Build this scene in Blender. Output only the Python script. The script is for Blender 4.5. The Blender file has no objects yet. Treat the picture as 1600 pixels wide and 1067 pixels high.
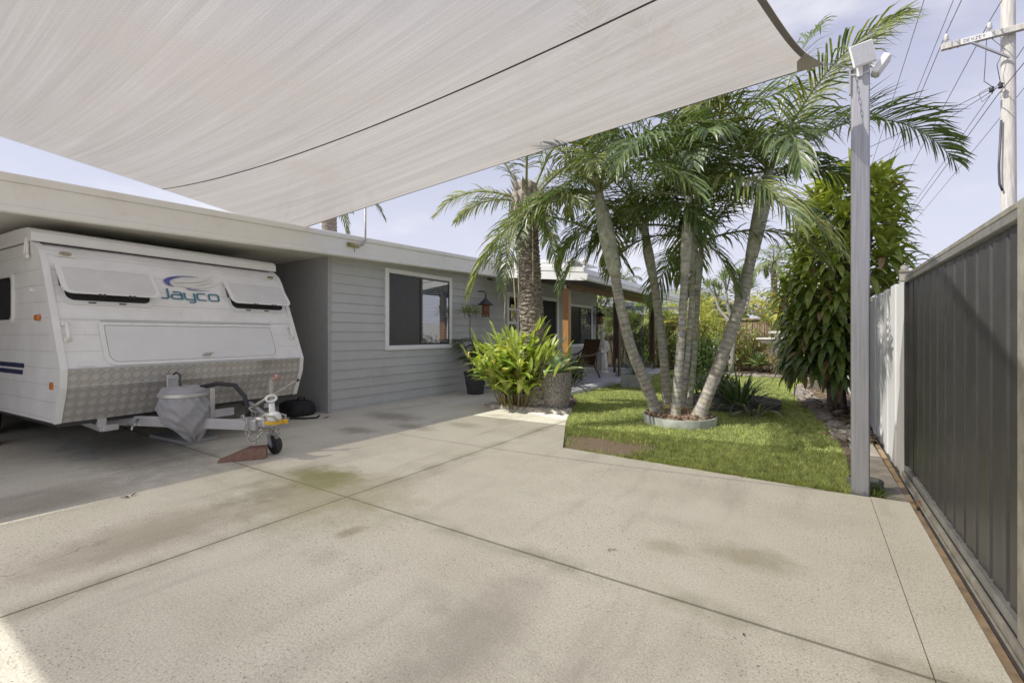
import bpy, math, random
from mathutils import Vector, Matrix
R = math.radians
V = Vector
random.seed(11)
rnd = random.random
def uni(a, b): return a + (b - a) * random.random()
scene = bpy.context.scene
COL = scene.collection

# ------------------------------------------------------------------ mesh helper
class MB:
    def __init__(s): s.v = []; s.f = []; s.c = []; s.m = []; s.cur = (1, 1, 1); s.mi = 0
    def add(s, vs, fs, col=None, mi=None):
        b = len(s.v); c = col or s.cur; k = s.mi if mi is None else mi
        s.v.extend([tuple(p) for p in vs]); s.c.extend([c] * len(vs))
        for f in fs: s.f.append([b + i for i in f]); s.m.append(k)
        return b
    def box(s, a, b, mi=None, M=None):
        (x0, y0, z0), (x1, y1, z1) = a, b
        if x0 > x1: x0, x1 = x1, x0
        if y0 > y1: y0, y1 = y1, y0
        if z0 > z1: z0, z1 = z1, z0
        vs = [V(p) for p in ((x0,y0,z0),(x1,y0,z0),(x1,y1,z0),(x0,y1,z0),(x0,y0,z1),(x1,y0,z1),(x1,y1,z1),(x0,y1,z1))]
        if M is not None: vs = [M @ p for p in vs]
        s.add(vs, [(0,3,2,1),(4,5,6,7),(0,1,5,4),(1,2,6,5),(2,3,7,6),(3,0,4,7)], mi=mi)
    def cbox(s, c, d, mi=None, M=None):
        s.box((c[0]-d[0]/2,c[1]-d[1]/2,c[2]-d[2]/2),(c[0]+d[0]/2,c[1]+d[1]/2,c[2]+d[2]/2), mi, M)
    def bbox(s, a, b, r=.006, mi=None, M=None):
        # box with chamfered vertical and horizontal edges (all twelve)
        c = [(a[i]+b[i])/2 for i in range(3)]; h = [abs(b[i]-a[i])/2 for i in range(3)]
        r = min(r, min(h)*.8); vs = []; idx = {}
        for sx in (-1,1):
            for sy in (-1,1):
                for sz in (-1,1):
                    for ax in range(3):
                        q = [h[0]-r, h[1]-r, h[2]-r]; q[ax] = h[ax]
                        p = V((c[0]+sx*q[0], c[1]+sy*q[1], c[2]+sz*q[2]))
                        idx[(sx,sy,sz,ax)] = len(vs); vs.append(M @ p if M is not None else p)
        fs = []
        for ax in range(3):
            o = [i for i in range(3) if i != ax]
            for sg in (-1,1):
                q = []
                for (u, w) in ((-1,-1),(1,-1),(1,1),(-1,1)):
                    k = [0,0,0]; k[ax] = sg; k[o[0]] = u; k[o[1]] = w; q.append(idx[(k[0],k[1],k[2],ax)])
                fs.append(q)
        for ax in range(3):          # edges along ax
            o = [i for i in range(3) if i != ax]
            for u in (-1,1):
                for w in (-1,1):
                    k0 = [0,0,0]; k1 = [0,0,0]
                    k0[o[0]] = k1[o[0]] = u; k0[o[1]] = k1[o[1]] = w; k0[ax] = -1; k1[ax] = 1
                    fs.append([idx[(*k0,o[0])], idx[(*k0,o[1])], idx[(*k1,o[1])], idx[(*k1,o[0])]])
        for sx in (-1,1):
            for sy in (-1,1):
                for sz in (-1,1): fs.append([idx[(sx,sy,sz,i)] for i in range(3)])
        s.add(vs, fs, mi=mi)
    def tube(s, pts, rad, n=8, mi=None, cap=True, col=None):
        pts = [V(p) for p in pts]
        if not hasattr(rad, '__len__'): rad = [rad] * len(pts)
        vs = []; fs = []; ref = None
        for i, p in enumerate(pts):
            t = (pts[min(i+1, len(pts)-1)] - pts[max(i-1, 0)])
            if t.length < 1e-9: t = V((0,0,1))
            t.normalize()
            if ref is None:
                ref = V((0,0,1)) if abs(t.z) < .9 else V((1,0,0))
            a = ref - t * ref.dot(t)
            if a.length < 1e-6: a = t.orthogonal()
            a.normalize(); ref = a; b = t.cross(a)
            for k in range(n):
                an = 2*math.pi*k/n
                vs.append(p + (a*math.cos(an) + b*math.sin(an)) * rad[i])
        for i in range(len(pts)-1):
            for k in range(n):
                k2 = (k+1) % n
                fs.append((i*n+k, i*n+k2, (i+1)*n+k2, (i+1)*n+k))
        if cap:
            fs.append(tuple(reversed(range(n)))); fs.append(tuple((len(pts)-1)*n + k for k in range(n)))
        s.add(vs, fs, mi=mi, col=col)
    def lathe(s, prof, c=(0,0,0), n=24, mi=None, cap=True, fn=None, M=None):
        vs = []; fs = []
        for i, (r, z) in enumerate(prof):
            for k in range(n):
                an = 2*math.pi*k/n; rr = r * (fn(an, z, i) if fn else 1)
                p = V((c[0]+rr*math.cos(an), c[1]+rr*math.sin(an), c[2]+z))
                vs.append(M @ p if M is not None else p)
        for i in range(len(prof)-1):
            for k in range(n):
                k2 = (k+1) % n; fs.append((i*n+k, i*n+k2, (i+1)*n+k2, (i+1)*n+k))
        if cap:
            fs.append(tuple(reversed(range(n)))); fs.append(tuple((len(prof)-1)*n + k for k in range(n)))
        s.add(vs, fs, mi=mi)
    def prism(s, poly, off, mi=None):
        poly = [V(p) for p in poly]; off = V(off); n = len(poly)
        vs = poly + [p + off for p in poly]
        fs = [tuple(reversed(range(n))), tuple(range(n, 2*n))]
        fs += [(i, (i+1) % n, (i+1) % n + n, i + n) for i in range(n)]
        s.add(vs, fs, mi=mi)
    def ring(s, outer, inner, off, mi=None):
        # frame between two loops with the same number of points
        outer = [V(p) for p in outer]; inner = [V(p) for p in inner]; off = V(off); n = len(outer)
        vs = outer + inner + [p+off for p in outer] + [p+off for p in inner]; fs = []
        for i in range(n):
            j = (i+1) % n
            fs += [(i, j, n+j, n+i), (2*n+i, 3*n+i, 3*n+j, 2*n+j), (i, 2*n+i, 2*n+j, j), (n+i, n+j, 3*n+j, 3*n+i)]
        s.add(vs, fs, mi=mi)
    def blob(s, c, r, sub=1, jit=.25, mi=None, flat=1):
        # rough stone
        n, m = (7, 5) if sub < 2 else (10, 7); vs = []; fs = []
        a0 = uni(0, 6); rx, ry = uni(.75, 1.25), uni(.75, 1.25)
        for i in range(1, m):
            th = math.pi*i/m
            for k in range(n):
                an = 2*math.pi*k/n + a0; q = r * uni(1-jit, 1+jit)
                vs.append((c[0]+q*rx*math.sin(th)*math.cos(an), c[1]+q*ry*math.sin(th)*math.sin(an), c[2]+q*flat*math.cos(th)))
        t = len(vs); vs += [(c[0], c[1], c[2]+r*flat), (c[0], c[1], c[2]-r*flat)]
        for i in range(m-2):
            for k in range(n):
                k2 = (k+1) % n; fs.append((i*n+k, (i+1)*n+k, (i+1)*n+k2, i*n+k2))
        for k in range(n):
            fs.append((t, k, (k+1) % n)); fs.append((t+1, (m-2)*n+(k+1) % n, (m-2)*n+k))
        s.add(vs, fs, mi=mi)
    def strip(s, cen, side, wid, col=None, up=None, fold=0, mi=None):
        # leaf strip two quads wide: centre points, side vectors, widths
        vs = []; fs = []; n = len(cen)
        for i in range(n):
            w = wid[i]; u = (up[i] if up else V((0,0,1))) * (fold * w)
            vs += [cen[i] - side[i]*w + u, cen[i], cen[i] + side[i]*w + u]
        for i in range(n-1):
            a = i*3; fs += [(a, a+1, a+4, a+3), (a+1, a+2, a+5, a+4)]
        s.add(vs, fs, col=col, mi=mi)
    def build(s, name, mats, parent=None, smooth=False, local=False, auto=None):
        me = bpy.data.meshes.new(name)
        off = V((0,0,0)) if (local or parent is None) else OFF.get(parent.name, V((0,0,0)))
        me.from_pydata([(p[0]-off.x, p[1]-off.y, p[2]-off.z) for p in s.v], [], s.f)
        if not isinstance(mats, (list, tuple)): mats = [mats]
        for m in mats: me.materials.append(m)
        if len(mats) > 1: me.polygons.foreach_set('material_index', s.m)
        if any(c != (1,1,1) for c in s.c):
            at = me.color_attributes.new('Col', 'FLOAT_COLOR', 'POINT')
            flat = []
            for c in s.c: flat += [c[0], c[1], c[2], 1]
            at.data.foreach_set('color', flat)
        if smooth: me.polygons.foreach_set('use_smooth', [True]*len(me.polygons))
        me.update()
        if auto: me.set_sharp_from_angle(angle=R(auto))
        o = bpy.data.objects.new(name, me); COL.objects.link(o)
        if parent is not None:
            o.parent = parent; OFF[o.name] = OFF.get(parent.name, V((0,0,0)))
        return o
OFF = {}
def tag(o, label=None, cat=None, group=None, kind=None):
    if label: o['label'] = label
    if cat: o['category'] = cat
    if group: o['group'] = group
    if kind: o['kind'] = kind
    return o
def thing(name, loc, label, cat, group=None, rz=0):
    o = bpy.data.objects.new(name, None); COL.objects.link(o)
    o.location = loc; o.rotation_euler = (0, 0, rz); o.empty_display_size = .2
    OFF[o.name] = V(loc) if rz == 0 else V((0,0,0))
    return tag(o, label, cat, group)
def solid(mb, name, mats, loc, label, cat, group=None, smooth=False, auto=None):
    # a thing that is one mesh, origin at loc
    loc = V(loc); mb.v = [(p[0]-loc.x, p[1]-loc.y, p[2]-loc.z) for p in mb.v]
    o = mb.build(name, mats, None, smooth, auto=auto); o.location = loc
    return tag(o, label, cat, group)

# ------------------------------------------------------------------ materials
def mat(name):
    m = bpy.data.materials.new(name); m.use_nodes = True
    nt = m.node_tree; b = nt.nodes['Principled BSDF']
    return m, nt, b
def N(nt, t, **k):
    n = nt.nodes.new(t)
    for a, v in k.items(): setattr(n, a, v)
    return n
def coords(nt, kind='Object', scale=None):
    tc = N(nt, 'ShaderNodeTexCoord'); o = tc.outputs[kind]
    if scale:
        mp = N(nt, 'ShaderNodeMapping'); mp.inputs['Scale'].default_value = scale
        nt.links.new(o, mp.inputs['Vector']); o = mp.outputs['Vector']
    return o
def noise(nt, vec, scale, detail=5, rough=.6):
    n = N(nt, 'ShaderNodeTexNoise'); n.inputs['Scale'].default_value = scale
    n.inputs['Detail'].default_value = detail; n.inputs['Roughness'].default_value = rough
    nt.links.new(vec, n.inputs['Vector']); return n.outputs['Fac']
def ramp(nt, fac, stops):
    r = N(nt, 'ShaderNodeValToRGB'); e = r.color_ramp.elements
    while len(e) < len(stops): e.new(.5)
    for i, (p, c) in enumerate(stops):
        e[i].position = p; e[i].color = (*c, 1) if len(c) == 3 else c
    nt.links.new(fac, r.inputs['Fac']); return r.outputs['Color']
def mix(nt, fac, a, b, mode='MIX'):
    m = N(nt, 'ShaderNodeMix', data_type='RGBA', blend_type=mode)
    for sock, v in ((m.inputs['Factor'], fac), (m.inputs['A'], a), (m.inputs['B'], b)):
        if isinstance(v, (int, float)): sock.default_value = v
        elif isinstance(v, tuple): sock.default_value = (*v, 1)
        else: nt.links.new(v, sock)
    return m.outputs['Result']
def math_(nt, op, a, b=0, c=None):
    m = N(nt, 'ShaderNodeMath', operation=op)
    for i, v in enumerate((a, b, c)):
        if v is None: continue
        if isinstance(v, (int, float)): m.inputs[i].default_value = v
        else: nt.links.new(v, m.inputs[i])
    return m.outputs[0]
def maprange(nt, v, a, b, c=0, d=1):
    m = N(nt, 'ShaderNodeMapRange'); m.interpolation_type = 'SMOOTHSTEP'
    nt.links.new(v, m.inputs[0])
    for i, q in enumerate((a, b, c, d)): m.inputs[i+1].default_value = q
    return m.outputs[0]
def bump(nt, b, h, strength=.3, dist=.01):
    n = N(nt, 'ShaderNodeBump'); n.inputs['Strength'].default_value = strength; n.inputs['Distance'].default_value = dist
    nt.links.new(h, n.inputs['Height']); nt.links.new(n.outputs[0], b.inputs['Normal']); return n
def plain(name, col, rough=.55, metal=0, var=.12, scale=6, bmp=0, bscale=60, spec=.5, stretch=None, dirt=None):
    m, nt, b = mat(name)
    v = coords(nt, 'Object', stretch)
    f = noise(nt, v, scale)
    lo = tuple(max(0, c*(1-var*1.6)) for c in col); hi = tuple(min(1, c*(1+var*.8)) for c in col)
    c = ramp(nt, f, [(.3, lo), (.7, hi)])
    if dirt:
        d = noise(nt, v, dirt[1], 6, .7); c = mix(nt, maprange(nt, d, .5, .75, 0, dirt[2]), c, dirt[0])
    nt.links.new(c, b.inputs['Base Color'])
    b.inputs['Roughness'].default_value = rough; b.inputs['Metallic'].default_value = metal
    b.inputs['Specular IOR Level'].default_value = spec
    if bmp: bump(nt, b, noise(nt, v, bscale, 4), bmp)
    return m
def leafmat(name, rough=.42, trans=.35, spec=.5):
    m, nt, b = mat(name)
    a = N(nt, 'ShaderNodeAttribute', attribute_name='Col')
    f = noise(nt, coords(nt), 9, 3)
    c = mix(nt, 1.0, a.outputs['Color'], ramp(nt, f, [(.3, (.85,.85,.85)), (.7, (2.0,2.0,1.8))]), 'MULTIPLY')
    nt.links.new(c, b.inputs['Base Color']); b.inputs['Roughness'].default_value = rough
    b.inputs['Specular IOR Level'].default_value = spec
    t = N(nt, 'ShaderNodeBsdfTranslucent')
    nt.links.new(mix(nt, 1.0, c, (1.25,1.3,.7), 'MULTIPLY'), t.inputs['Color'])
    ms = N(nt, 'ShaderNodeMixShader'); ms.inputs[0].default_value = trans
    nt.links.new(b.outputs[0], ms.inputs[1]); nt.links.new(t.outputs[0], ms.inputs[2])
    nt.links.new(ms.outputs[0], nt.nodes['Material Output'].inputs['Surface'])
    return m
LEAF = leafmat('leaf'); PALMLEAF = leafmat('palm_leaf', .38, .3, .6)
GRASS = leafmat('grass_blade', .6, .42, .25)
white = plain('white_paint', (.86,.86,.85), .45, var=.03)
cream = plain('cream_fascia', (.86,.84,.78), .4, var=.03, dirt=((.5,.45,.36), 3, .35))
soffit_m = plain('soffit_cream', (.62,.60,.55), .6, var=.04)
siding = plain('grey_weatherboard', (.48,.485,.475), .55, var=.05, scale=2, bmp=.05, bscale=200, dirt=((.36,.355,.335), 1.4, .55))
panelgrey = plain('grey_panel', (.36,.36,.355), .6, var=.05)
roofm = plain('roof_sheet', (.62,.62,.61), .4, var=.05)
blackm = plain('black_aluminium', (.02,.019,.018), .35, var=.05)
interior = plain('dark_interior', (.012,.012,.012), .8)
blindslat = plain('blind_slat', (.75,.76,.77), .5)
galv = plain('galvanised_steel', (.40,.405,.435), .5, .35, var=.16, scale=5, bmp=.04, bscale=40, stretch=(16,16,.5), dirt=((.30,.30,.31), 9, .4))
galvold = plain('weathered_galvanised_steel', (.42,.40,.34), .5, .45, var=.25, scale=10, dirt=((.33,.26,.14), 6, .6))
alu = plain('bare_aluminium', (.56,.56,.56), .35, .6, var=.08, scale=9)
drawbar_m = plain('silver_painted_steel', (.50,.50,.51), .4, .3, var=.1)
charcoal = plain('charcoal_sheet', (.034,.033,.034), .45, 0, var=.2, scale=3, dirt=((.09,.082,.07), 7, .25))
rubber = plain('black_rubber', (.015,.015,.016), .7)
blackplastic = plain('black_plastic', (.02,.02,.022), .4)
chrome = plain('zinc_chain', (.55,.54,.5), .3, .9, var=.2, scale=40)
yellow = plain('yellow_plastic', (.75,.42,.01), .4)
amber = plain('amber_lens', (.55,.14,.005), .2)
redm = plain('faded_red_plastic', (.45,.2,.18), .5)
greyfab = plain('grey_vinyl', (.31,.31,.32), .55, var=.12, bmp=.9, bscale=6)
timber = plain('sunlit_timber', (.42,.19,.055), .4, var=.25, scale=5, stretch=(12,12,1))
darktimber = plain('dark_timber', (.075,.04,.022), .45, var=.3, scale=5, stretch=(9,9,1))
oldtimber = plain('weathered_timber', (.26,.14,.095), .75, var=.35, scale=5, stretch=(14,3,14), bmp=.2, bscale=20)
tile_m = plain('patio_tile', (.56,.56,.57), .35, var=.06, scale=2)
whitepaving = plain('white_paving', (.80,.78,.74), .7, var=.06)
mulch = plain('mulch', (.085,.055,.036), .95, var=.6, scale=25, bmp=.9, bscale=40)
soil = plain('bare_soil', (.06,.048,.036), .95, var=.35, scale=8, bmp=.6, bscale=50)
rockm = plain('garden_rock', (.56,.50,.41), .9, var=.35, scale=7, bmp=.5, bscale=25)
cement_ring = plain('green_tinted_cement', (.40,.43,.37), .85, var=.25, scale=6, bmp=.25, bscale=50, dirt=((.14,.13,.08), 4, .7))
stonewhite = plain('white_cast_stone', (.66,.62,.55), .85, var=.15, scale=5, bmp=.25, bscale=30)
slatepot = plain('slate_chip', (.34,.305,.26), .8, var=.45, scale=30, bmp=.3, bscale=60)
plasticpot = plain('dark_grey_pot', (.035,.036,.04), .5, var=.2)
palegrey = plain('pale_grey_render', (.68,.68,.68), .7, var=.05, scale=3)
drytrunk = plain('date_palm_bark', (.29,.245,.195), .95, var=.5, scale=18, bmp=.6, bscale=30)
fibre = plain('palm_fibre', (.33,.29,.22), .95, var=.4, scale=14)
brush = plain('brushwood', (.52,.38,.26), .95, var=.45, scale=12, stretch=(8,8,.8), bmp=.8, bscale=20)
neighbour_roof = plain('blue_grey_roof', (.20,.21,.25), .5)
neighbour_wall = plain('brick_wall', (.35,.27,.2), .8, var=.2)
woodpole = plain('bleached_pole_timber', (.66,.63,.58), .8, var=.22, scale=5, stretch=(7,7,.5), bmp=.3, bscale=15)
wirem = plain('wire', (.05,.05,.07), .5)
insul = plain('porcelain', (.75,.74,.72), .25)
stemgreen = plain('green_stem', (.20,.24,.07), .6, var=.25)
barkstem = plain('grey_brown_stem', (.19,.155,.115), .9, var=.35, scale=12, bmp=.3, bscale=30)
redlantern = plain('varnished_lantern_wood', (.20,.065,.02), .35, var=.3)
stripe_m = plain('navy_stripe', (.02,.025,.07), .4)
logoblue = plain('logo_blue', (.05,.06,.28), .4, var=.15)
logoteal = plain('logo_teal', (.02,.14,.2), .4, var=.05)
logopale = plain('logo_faded', (.70,.69,.63), .5, var=.03)
textink = plain('dark_ink', (.05,.05,.06), .7)
dryleaf = plain('dry_leaf', (.10,.065,.035), .9)

def palm_trunk_mat():
    m, nt, b = mat('ringed_palm_trunk')
    tc = N(nt, 'ShaderNodeTexCoord'); v = tc.outputs['Object']
    a = N(nt, 'ShaderNodeAttribute', attribute_name='Col')
    f = noise(nt, v, 14, 6, .7); g = noise(nt, v, 3, 3)
    c = mix(nt, 1.0, a.outputs['Color'], ramp(nt, f, [(.34, (.42,.41,.39)), (.5, (.85,.84,.8)), (.68, (1.2,1.18,1.13))]), 'MULTIPLY')
    c = mix(nt, maprange(nt, g, .55, .75, 0, .45), c, (.20,.22,.13))
    nt.links.new(c, b.inputs['Base Color']); b.inputs['Roughness'].default_value = .8
    bump(nt, b, f, .35, .01); return m
PALMTRUNK = palm_trunk_mat()

def concrete_mat():
    m, nt, b = mat('exposed_concrete')
    tc = N(nt, 'ShaderNodeTexCoord'); v = tc.outputs['Object']
    sx = N(nt, 'ShaderNodeSeparateXYZ'); nt.links.new(v, sx.inputs[0]); X, Y = sx.outputs[0], sx.outputs[1]
    c = ramp(nt, noise(nt, v, 1.1, 6, .62), [(.25, (.585,.55,.43)), (.5, (.70,.665,.535)), (.75, (.775,.74,.61))])
    # fine sand grain
    c = mix(nt, 1.0, c, ramp(nt, noise(nt, v, 95, 3, .7), [(.3, (.70,.69,.67)), (.7, (1.2,1.2,1.2))]), 'MULTIPLY')
    # aggregate stones: two sizes of voronoi cells
    dist0 = None
    for sc, thr, dens in ((85, .34, .45), (40, .28, .78)):
        vo = N(nt, 'ShaderNodeTexVoronoi'); vo.inputs['Scale'].default_value = sc; nt.links.new(v, vo.inputs['Vector'])
        sep = N(nt, 'ShaderNodeSeparateColor'); nt.links.new(vo.outputs['Color'], sep.inputs[0])
        inside = maprange(nt, vo.outputs['Distance'], thr, thr-.1)
        patch = maprange(nt, noise(nt, v, .9, 3), .36, .62)
        keep = math_(nt, 'GREATER_THAN', sep.outputs[0], dens)
        k = math_(nt, 'MULTIPLY', math_(nt, 'MULTIPLY', inside, keep), math_(nt, 'MULTIPLY_ADD', patch, .75, .2))
        stone = ramp(nt, sep.outputs[1], [(0, (.17,.15,.12)), (.4, (.30,.26,.21)), (.75, (.42,.36,.28)), (1, (.72,.69,.62))])
        c = mix(nt, k, c, stone)
    # broad weathering: drag marks along the slab
    mp = N(nt, 'ShaderNodeMapping'); mp.inputs['Scale'].default_value = (2.2,.45,1); mp.inputs['Rotation'].default_value = (0,0,R(20)); nt.links.new(v, mp.inputs[0])
    c = mix(nt, maprange(nt, noise(nt, mp.outputs[0], 1.3, 5, .6), .5, .78, 0, .45), c, (.25,.215,.17))
    # joints: dirt and moss gather along them
    dj = math_(nt, 'MINIMUM', math_(nt, 'ABSOLUTE', math_(nt, 'ADD', X, 3.12)), math_(nt, 'ABSOLUTE', math_(nt, 'SUBTRACT', Y, 2.312)))
    dirtn = noise(nt, v, 2.3, 4)
    jd = math_(nt, 'MULTIPLY', maprange(nt, dj, .16, .0), maprange(nt, dirtn, .35, .65))
    c = mix(nt, math_(nt, 'MULTIPLY', jd, .55), c, (.20,.185,.095))
    c = mix(nt, math_(nt, 'MULTIPLY', maprange(nt, dj, .016, .003), .6), c, (.07,.062,.04))
    # stains and darker patches: (cx, cy, rx, ry, colour, amount)
    for cx, cy, rx, ry, cc, am in ((-3.72,2.52,.52,.34,(.17,.18,.045),.9), (-3.35,2.25,1.0,.75,(.30,.28,.12),.55), (-.3,3.0,.30,.20,(.27,.23,.12),.55), (-.75,2.85,.16,.13,(.27,.23,.12),.4),
            (-3.62,1.15,.42,.85,(.30,.255,.18),.55), (-3.75,2.0,.3,.3,(.22,.19,.13),.5), (-2.55,1.93,.07,.13,(.25,.19,.10),.5), (-5.6,5.0,.7,.35,(.20,.18,.13),.6), (-5.2,4.0,.4,.25,(.18,.16,.12),.6),
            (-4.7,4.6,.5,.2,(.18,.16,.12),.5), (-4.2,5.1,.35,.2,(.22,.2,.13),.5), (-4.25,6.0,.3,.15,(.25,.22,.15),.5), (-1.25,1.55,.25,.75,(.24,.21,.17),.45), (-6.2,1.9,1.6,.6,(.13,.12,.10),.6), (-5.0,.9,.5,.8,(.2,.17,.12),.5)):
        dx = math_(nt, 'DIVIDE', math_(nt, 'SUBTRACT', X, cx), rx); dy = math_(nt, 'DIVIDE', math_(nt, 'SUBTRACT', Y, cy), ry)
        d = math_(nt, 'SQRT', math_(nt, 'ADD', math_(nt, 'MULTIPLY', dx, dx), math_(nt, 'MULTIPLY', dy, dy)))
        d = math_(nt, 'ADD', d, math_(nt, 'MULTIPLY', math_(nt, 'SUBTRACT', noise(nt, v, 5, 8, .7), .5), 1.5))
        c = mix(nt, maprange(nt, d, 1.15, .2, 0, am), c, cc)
    # faint tyre tracks beside the long joint and a few hairline cracks
    for yc, am in ((1.62,.22),(.18,.18),(3.25,.12)):
        wob = math_(nt, 'MULTIPLY_ADD', noise(nt, v, .7, 3), .5, -.25)
        dy = math_(nt, 'ABSOLUTE', math_(nt, 'SUBTRACT', math_(nt, 'ADD', Y, wob), yc))
        k = math_(nt, 'MULTIPLY', maprange(nt, dy, .13, .05), maprange(nt, noise(nt, v, 3.5, 6, .7), .42, .66))
        c = mix(nt, math_(nt, 'MULTIPLY', k, am), c, (.22,.20,.17))
    wv = N(nt, 'ShaderNodeVectorMath', operation='ADD'); nz = N(nt, 'ShaderNodeTexNoise'); nz.inputs['Scale'].default_value = 2.5; nz.inputs['Detail'].default_value = 6; nt.links.new(v, nz.inputs['Vector'])
    sc_ = N(nt, 'ShaderNodeVectorMath', operation='SCALE'); sc_.inputs['Scale'].default_value = .35; nt.links.new(nz.outputs['Color'], sc_.inputs[0]); nt.links.new(v, wv.inputs[0]); nt.links.new(sc_.outputs[0], wv.inputs[1])
    vc = N(nt, 'ShaderNodeTexVoronoi', feature='DISTANCE_TO_EDGE'); vc.inputs['Scale'].default_value = .42; nt.links.new(wv.outputs[0], vc.inputs['Vector'])
    ck = math_(nt, 'MULTIPLY', maprange(nt, vc.outputs['Distance'], .0022, .0006), maprange(nt, noise(nt, v, .6, 2), .52, .60))
    c = mix(nt, math_(nt, 'MULTIPLY', ck, .5), c, (.20,.17,.13))
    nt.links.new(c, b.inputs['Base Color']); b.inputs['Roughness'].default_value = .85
    b.inputs['Specular IOR Level'].default_value = .3
    h = math_(nt, 'ADD', noise(nt, v, 120, 3, .7), math_(nt, 'MULTIPLY', noise(nt, v, 28, 3), .8))
    bump(nt, b, h, .45, .006)
    return m
CONCRETE = concrete_mat()

def lawn_mat():
    m, nt, b = mat('lawn_thatch')
    v = coords(nt)
    c = ramp(nt, noise(nt, v, 5, 6, .7), [(.3, (.05,.065,.018)), (.55, (.085,.10,.03)), (.75, (.14,.125,.05))])
    sx = N(nt, 'ShaderNodeSeparateXYZ'); nt.links.new(v, sx.inputs[0])
    dx = math_(nt, 'DIVIDE', math_(nt, 'SUBTRACT', sx.outputs[0], -2.1), .8); dy = math_(nt, 'DIVIDE', math_(nt, 'SUBTRACT', sx.outputs[1], 5.1), .62)
    d = math_(nt, 'SQRT', math_(nt, 'ADD', math_(nt, 'MULTIPLY', dx, dx), math_(nt, 'MULTIPLY', dy, dy)))
    d = math_(nt, 'ADD', d, math_(nt, 'SUBTRACT', noise(nt, v, 5, 4), .5))
    c = mix(nt, maprange(nt, d, 1.2, .5), c, (.26,.18,.12))
    nt.links.new(c, b.inputs['Base Color']); b.inputs['Roughness'].default_value = .95
    bump(nt, b, noise(nt, v, 60, 4), .8, .02); return m
LAWN = lawn_mat()

def sail_mat():
    m, nt, b = mat('knitted_shade_cloth')
    tc = N(nt, 'ShaderNodeTexCoord'); v = tc.outputs['Object']
    def mapped(rot, sc):
        mp = N(nt, 'ShaderNodeMapping'); mp.inputs['Rotation'].default_value = (0,0,R(rot)); mp.inputs['Scale'].default_value = sc
        nt.links.new(v, mp.inputs[0]); return mp.outputs[0]
    st = noise(nt, mapped(-4, (.22,6,1)), 1.6, 6, .6); st2 = noise(nt, mapped(-4, (.35,55,1)), 1.5, 5, .65)
    c = ramp(nt, st, [(.3, (.31,.29,.262)), (.5, (.345,.325,.295)), (.7, (.375,.354,.325))])
    c = mix(nt, 1.0, c, ramp(nt, st2, [(.32, (.86,.86,.86)), (.68, (1.07,1.07,1.07))]), 'MULTIPLY')
    bl = noise(nt, v, .8, 4); c = mix(nt, maprange(nt, bl, .52, .62, 0, .35), c, (.33,.295,.245))
    wv = noise(nt, mapped(0, (60,60,60)), 3, 2, .5); c = mix(nt, 1.0, c, ramp(nt, wv, [(.3, (.88,.88,.88)), (.7, (1.05,1.05,1.05))]), 'MULTIPLY')
    sx = N(nt, 'ShaderNodeSeparateXYZ'); nt.links.new(v, sx.inputs[0])
    knit = math_(nt, 'MULTIPLY', math_(nt, 'SINE', math_(nt, 'MULTIPLY', sx.outputs[1], 2*math.pi/.014)), math_(nt, 'SINE', math_(nt, 'MULTIPLY', sx.outputs[0], 2*math.pi/.02)))
    c = mix(nt, 1.0, c, ramp(nt, math_(nt, 'MULTIPLY_ADD', knit, .5, .5), [(0, (.86,.86,.86)), (1, (1.1,1.1,1.1))]), 'MULTIPLY')
    d = N(nt, 'ShaderNodeBsdfDiffuse'); t = N(nt, 'ShaderNodeBsdfTranslucent'); tr = N(nt, 'ShaderNodeBsdfTransparent')
    nt.links.new(c, d.inputs[0]); nt.links.new(c, t.inputs[0]); tr.inputs[0].default_value = (1,.95,.84,1)
    m1 = N(nt, 'ShaderNodeMixShader'); m1.inputs[0].default_value = .88
    nt.links.new(d.outputs[0], m1.inputs[1]); nt.links.new(t.outputs[0], m1.inputs[2])
    # the knit is far more open seen square-on than at a slant
    lwt = N(nt, 'ShaderNodeLayerWeight'); lwt.inputs[0].default_value = .5
    m2 = N(nt, 'ShaderNodeMixShader'); nt.links.new(maprange(nt, lwt.outputs['Facing'], .50, .22, .05, SAIL_HOLE), m2.inputs[0])
    nt.links.new(m1.outputs[0], m2.inputs[1]); nt.links.new(tr.outputs[0], m2.inputs[2])
    nt.links.new(m2.outputs[0], nt.nodes['Material Output'].inputs['Surface'])
    return m
SAIL_HOLE = .34
SAIL = sail_mat()
webbing = plain('sail_webbing', (.20,.19,.18), .8)

def glass_mat(name, tint=(.8,.82,.85), refl=.16):
    m, nt, b = mat(name)
    tr = N(nt, 'ShaderNodeBsdfTransparent'); tr.inputs[0].default_value = (*tint, 1)
    g = N(nt, 'ShaderNodeBsdfGlossy'); g.inputs['Roughness'].default_value = .02
    lw = N(nt, 'ShaderNodeLayerWeight'); lw.inputs[0].default_value = .5
    f = math_(nt, 'MINIMUM', math_(nt, 'ADD', math_(nt, 'MULTIPLY', math_(nt, 'POWER', lw.outputs['Facing'], 4), .7), refl), 1)
    ms = N(nt, 'ShaderNodeMixShader'); nt.links.new(f, ms.inputs[0])
    nt.links.new(tr.outputs[0], ms.inputs[1]); nt.links.new(g.outputs[0], ms.inputs[2])
    nt.links.new(ms.outputs[0], nt.nodes['Material Output'].inputs['Surface']); return m
GLASS = glass_mat('window_glass', (.86,.88,.9), .20)
CLEARBLIND = glass_mat('clear_blind_plastic', (.60,.62,.66), .06)

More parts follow.
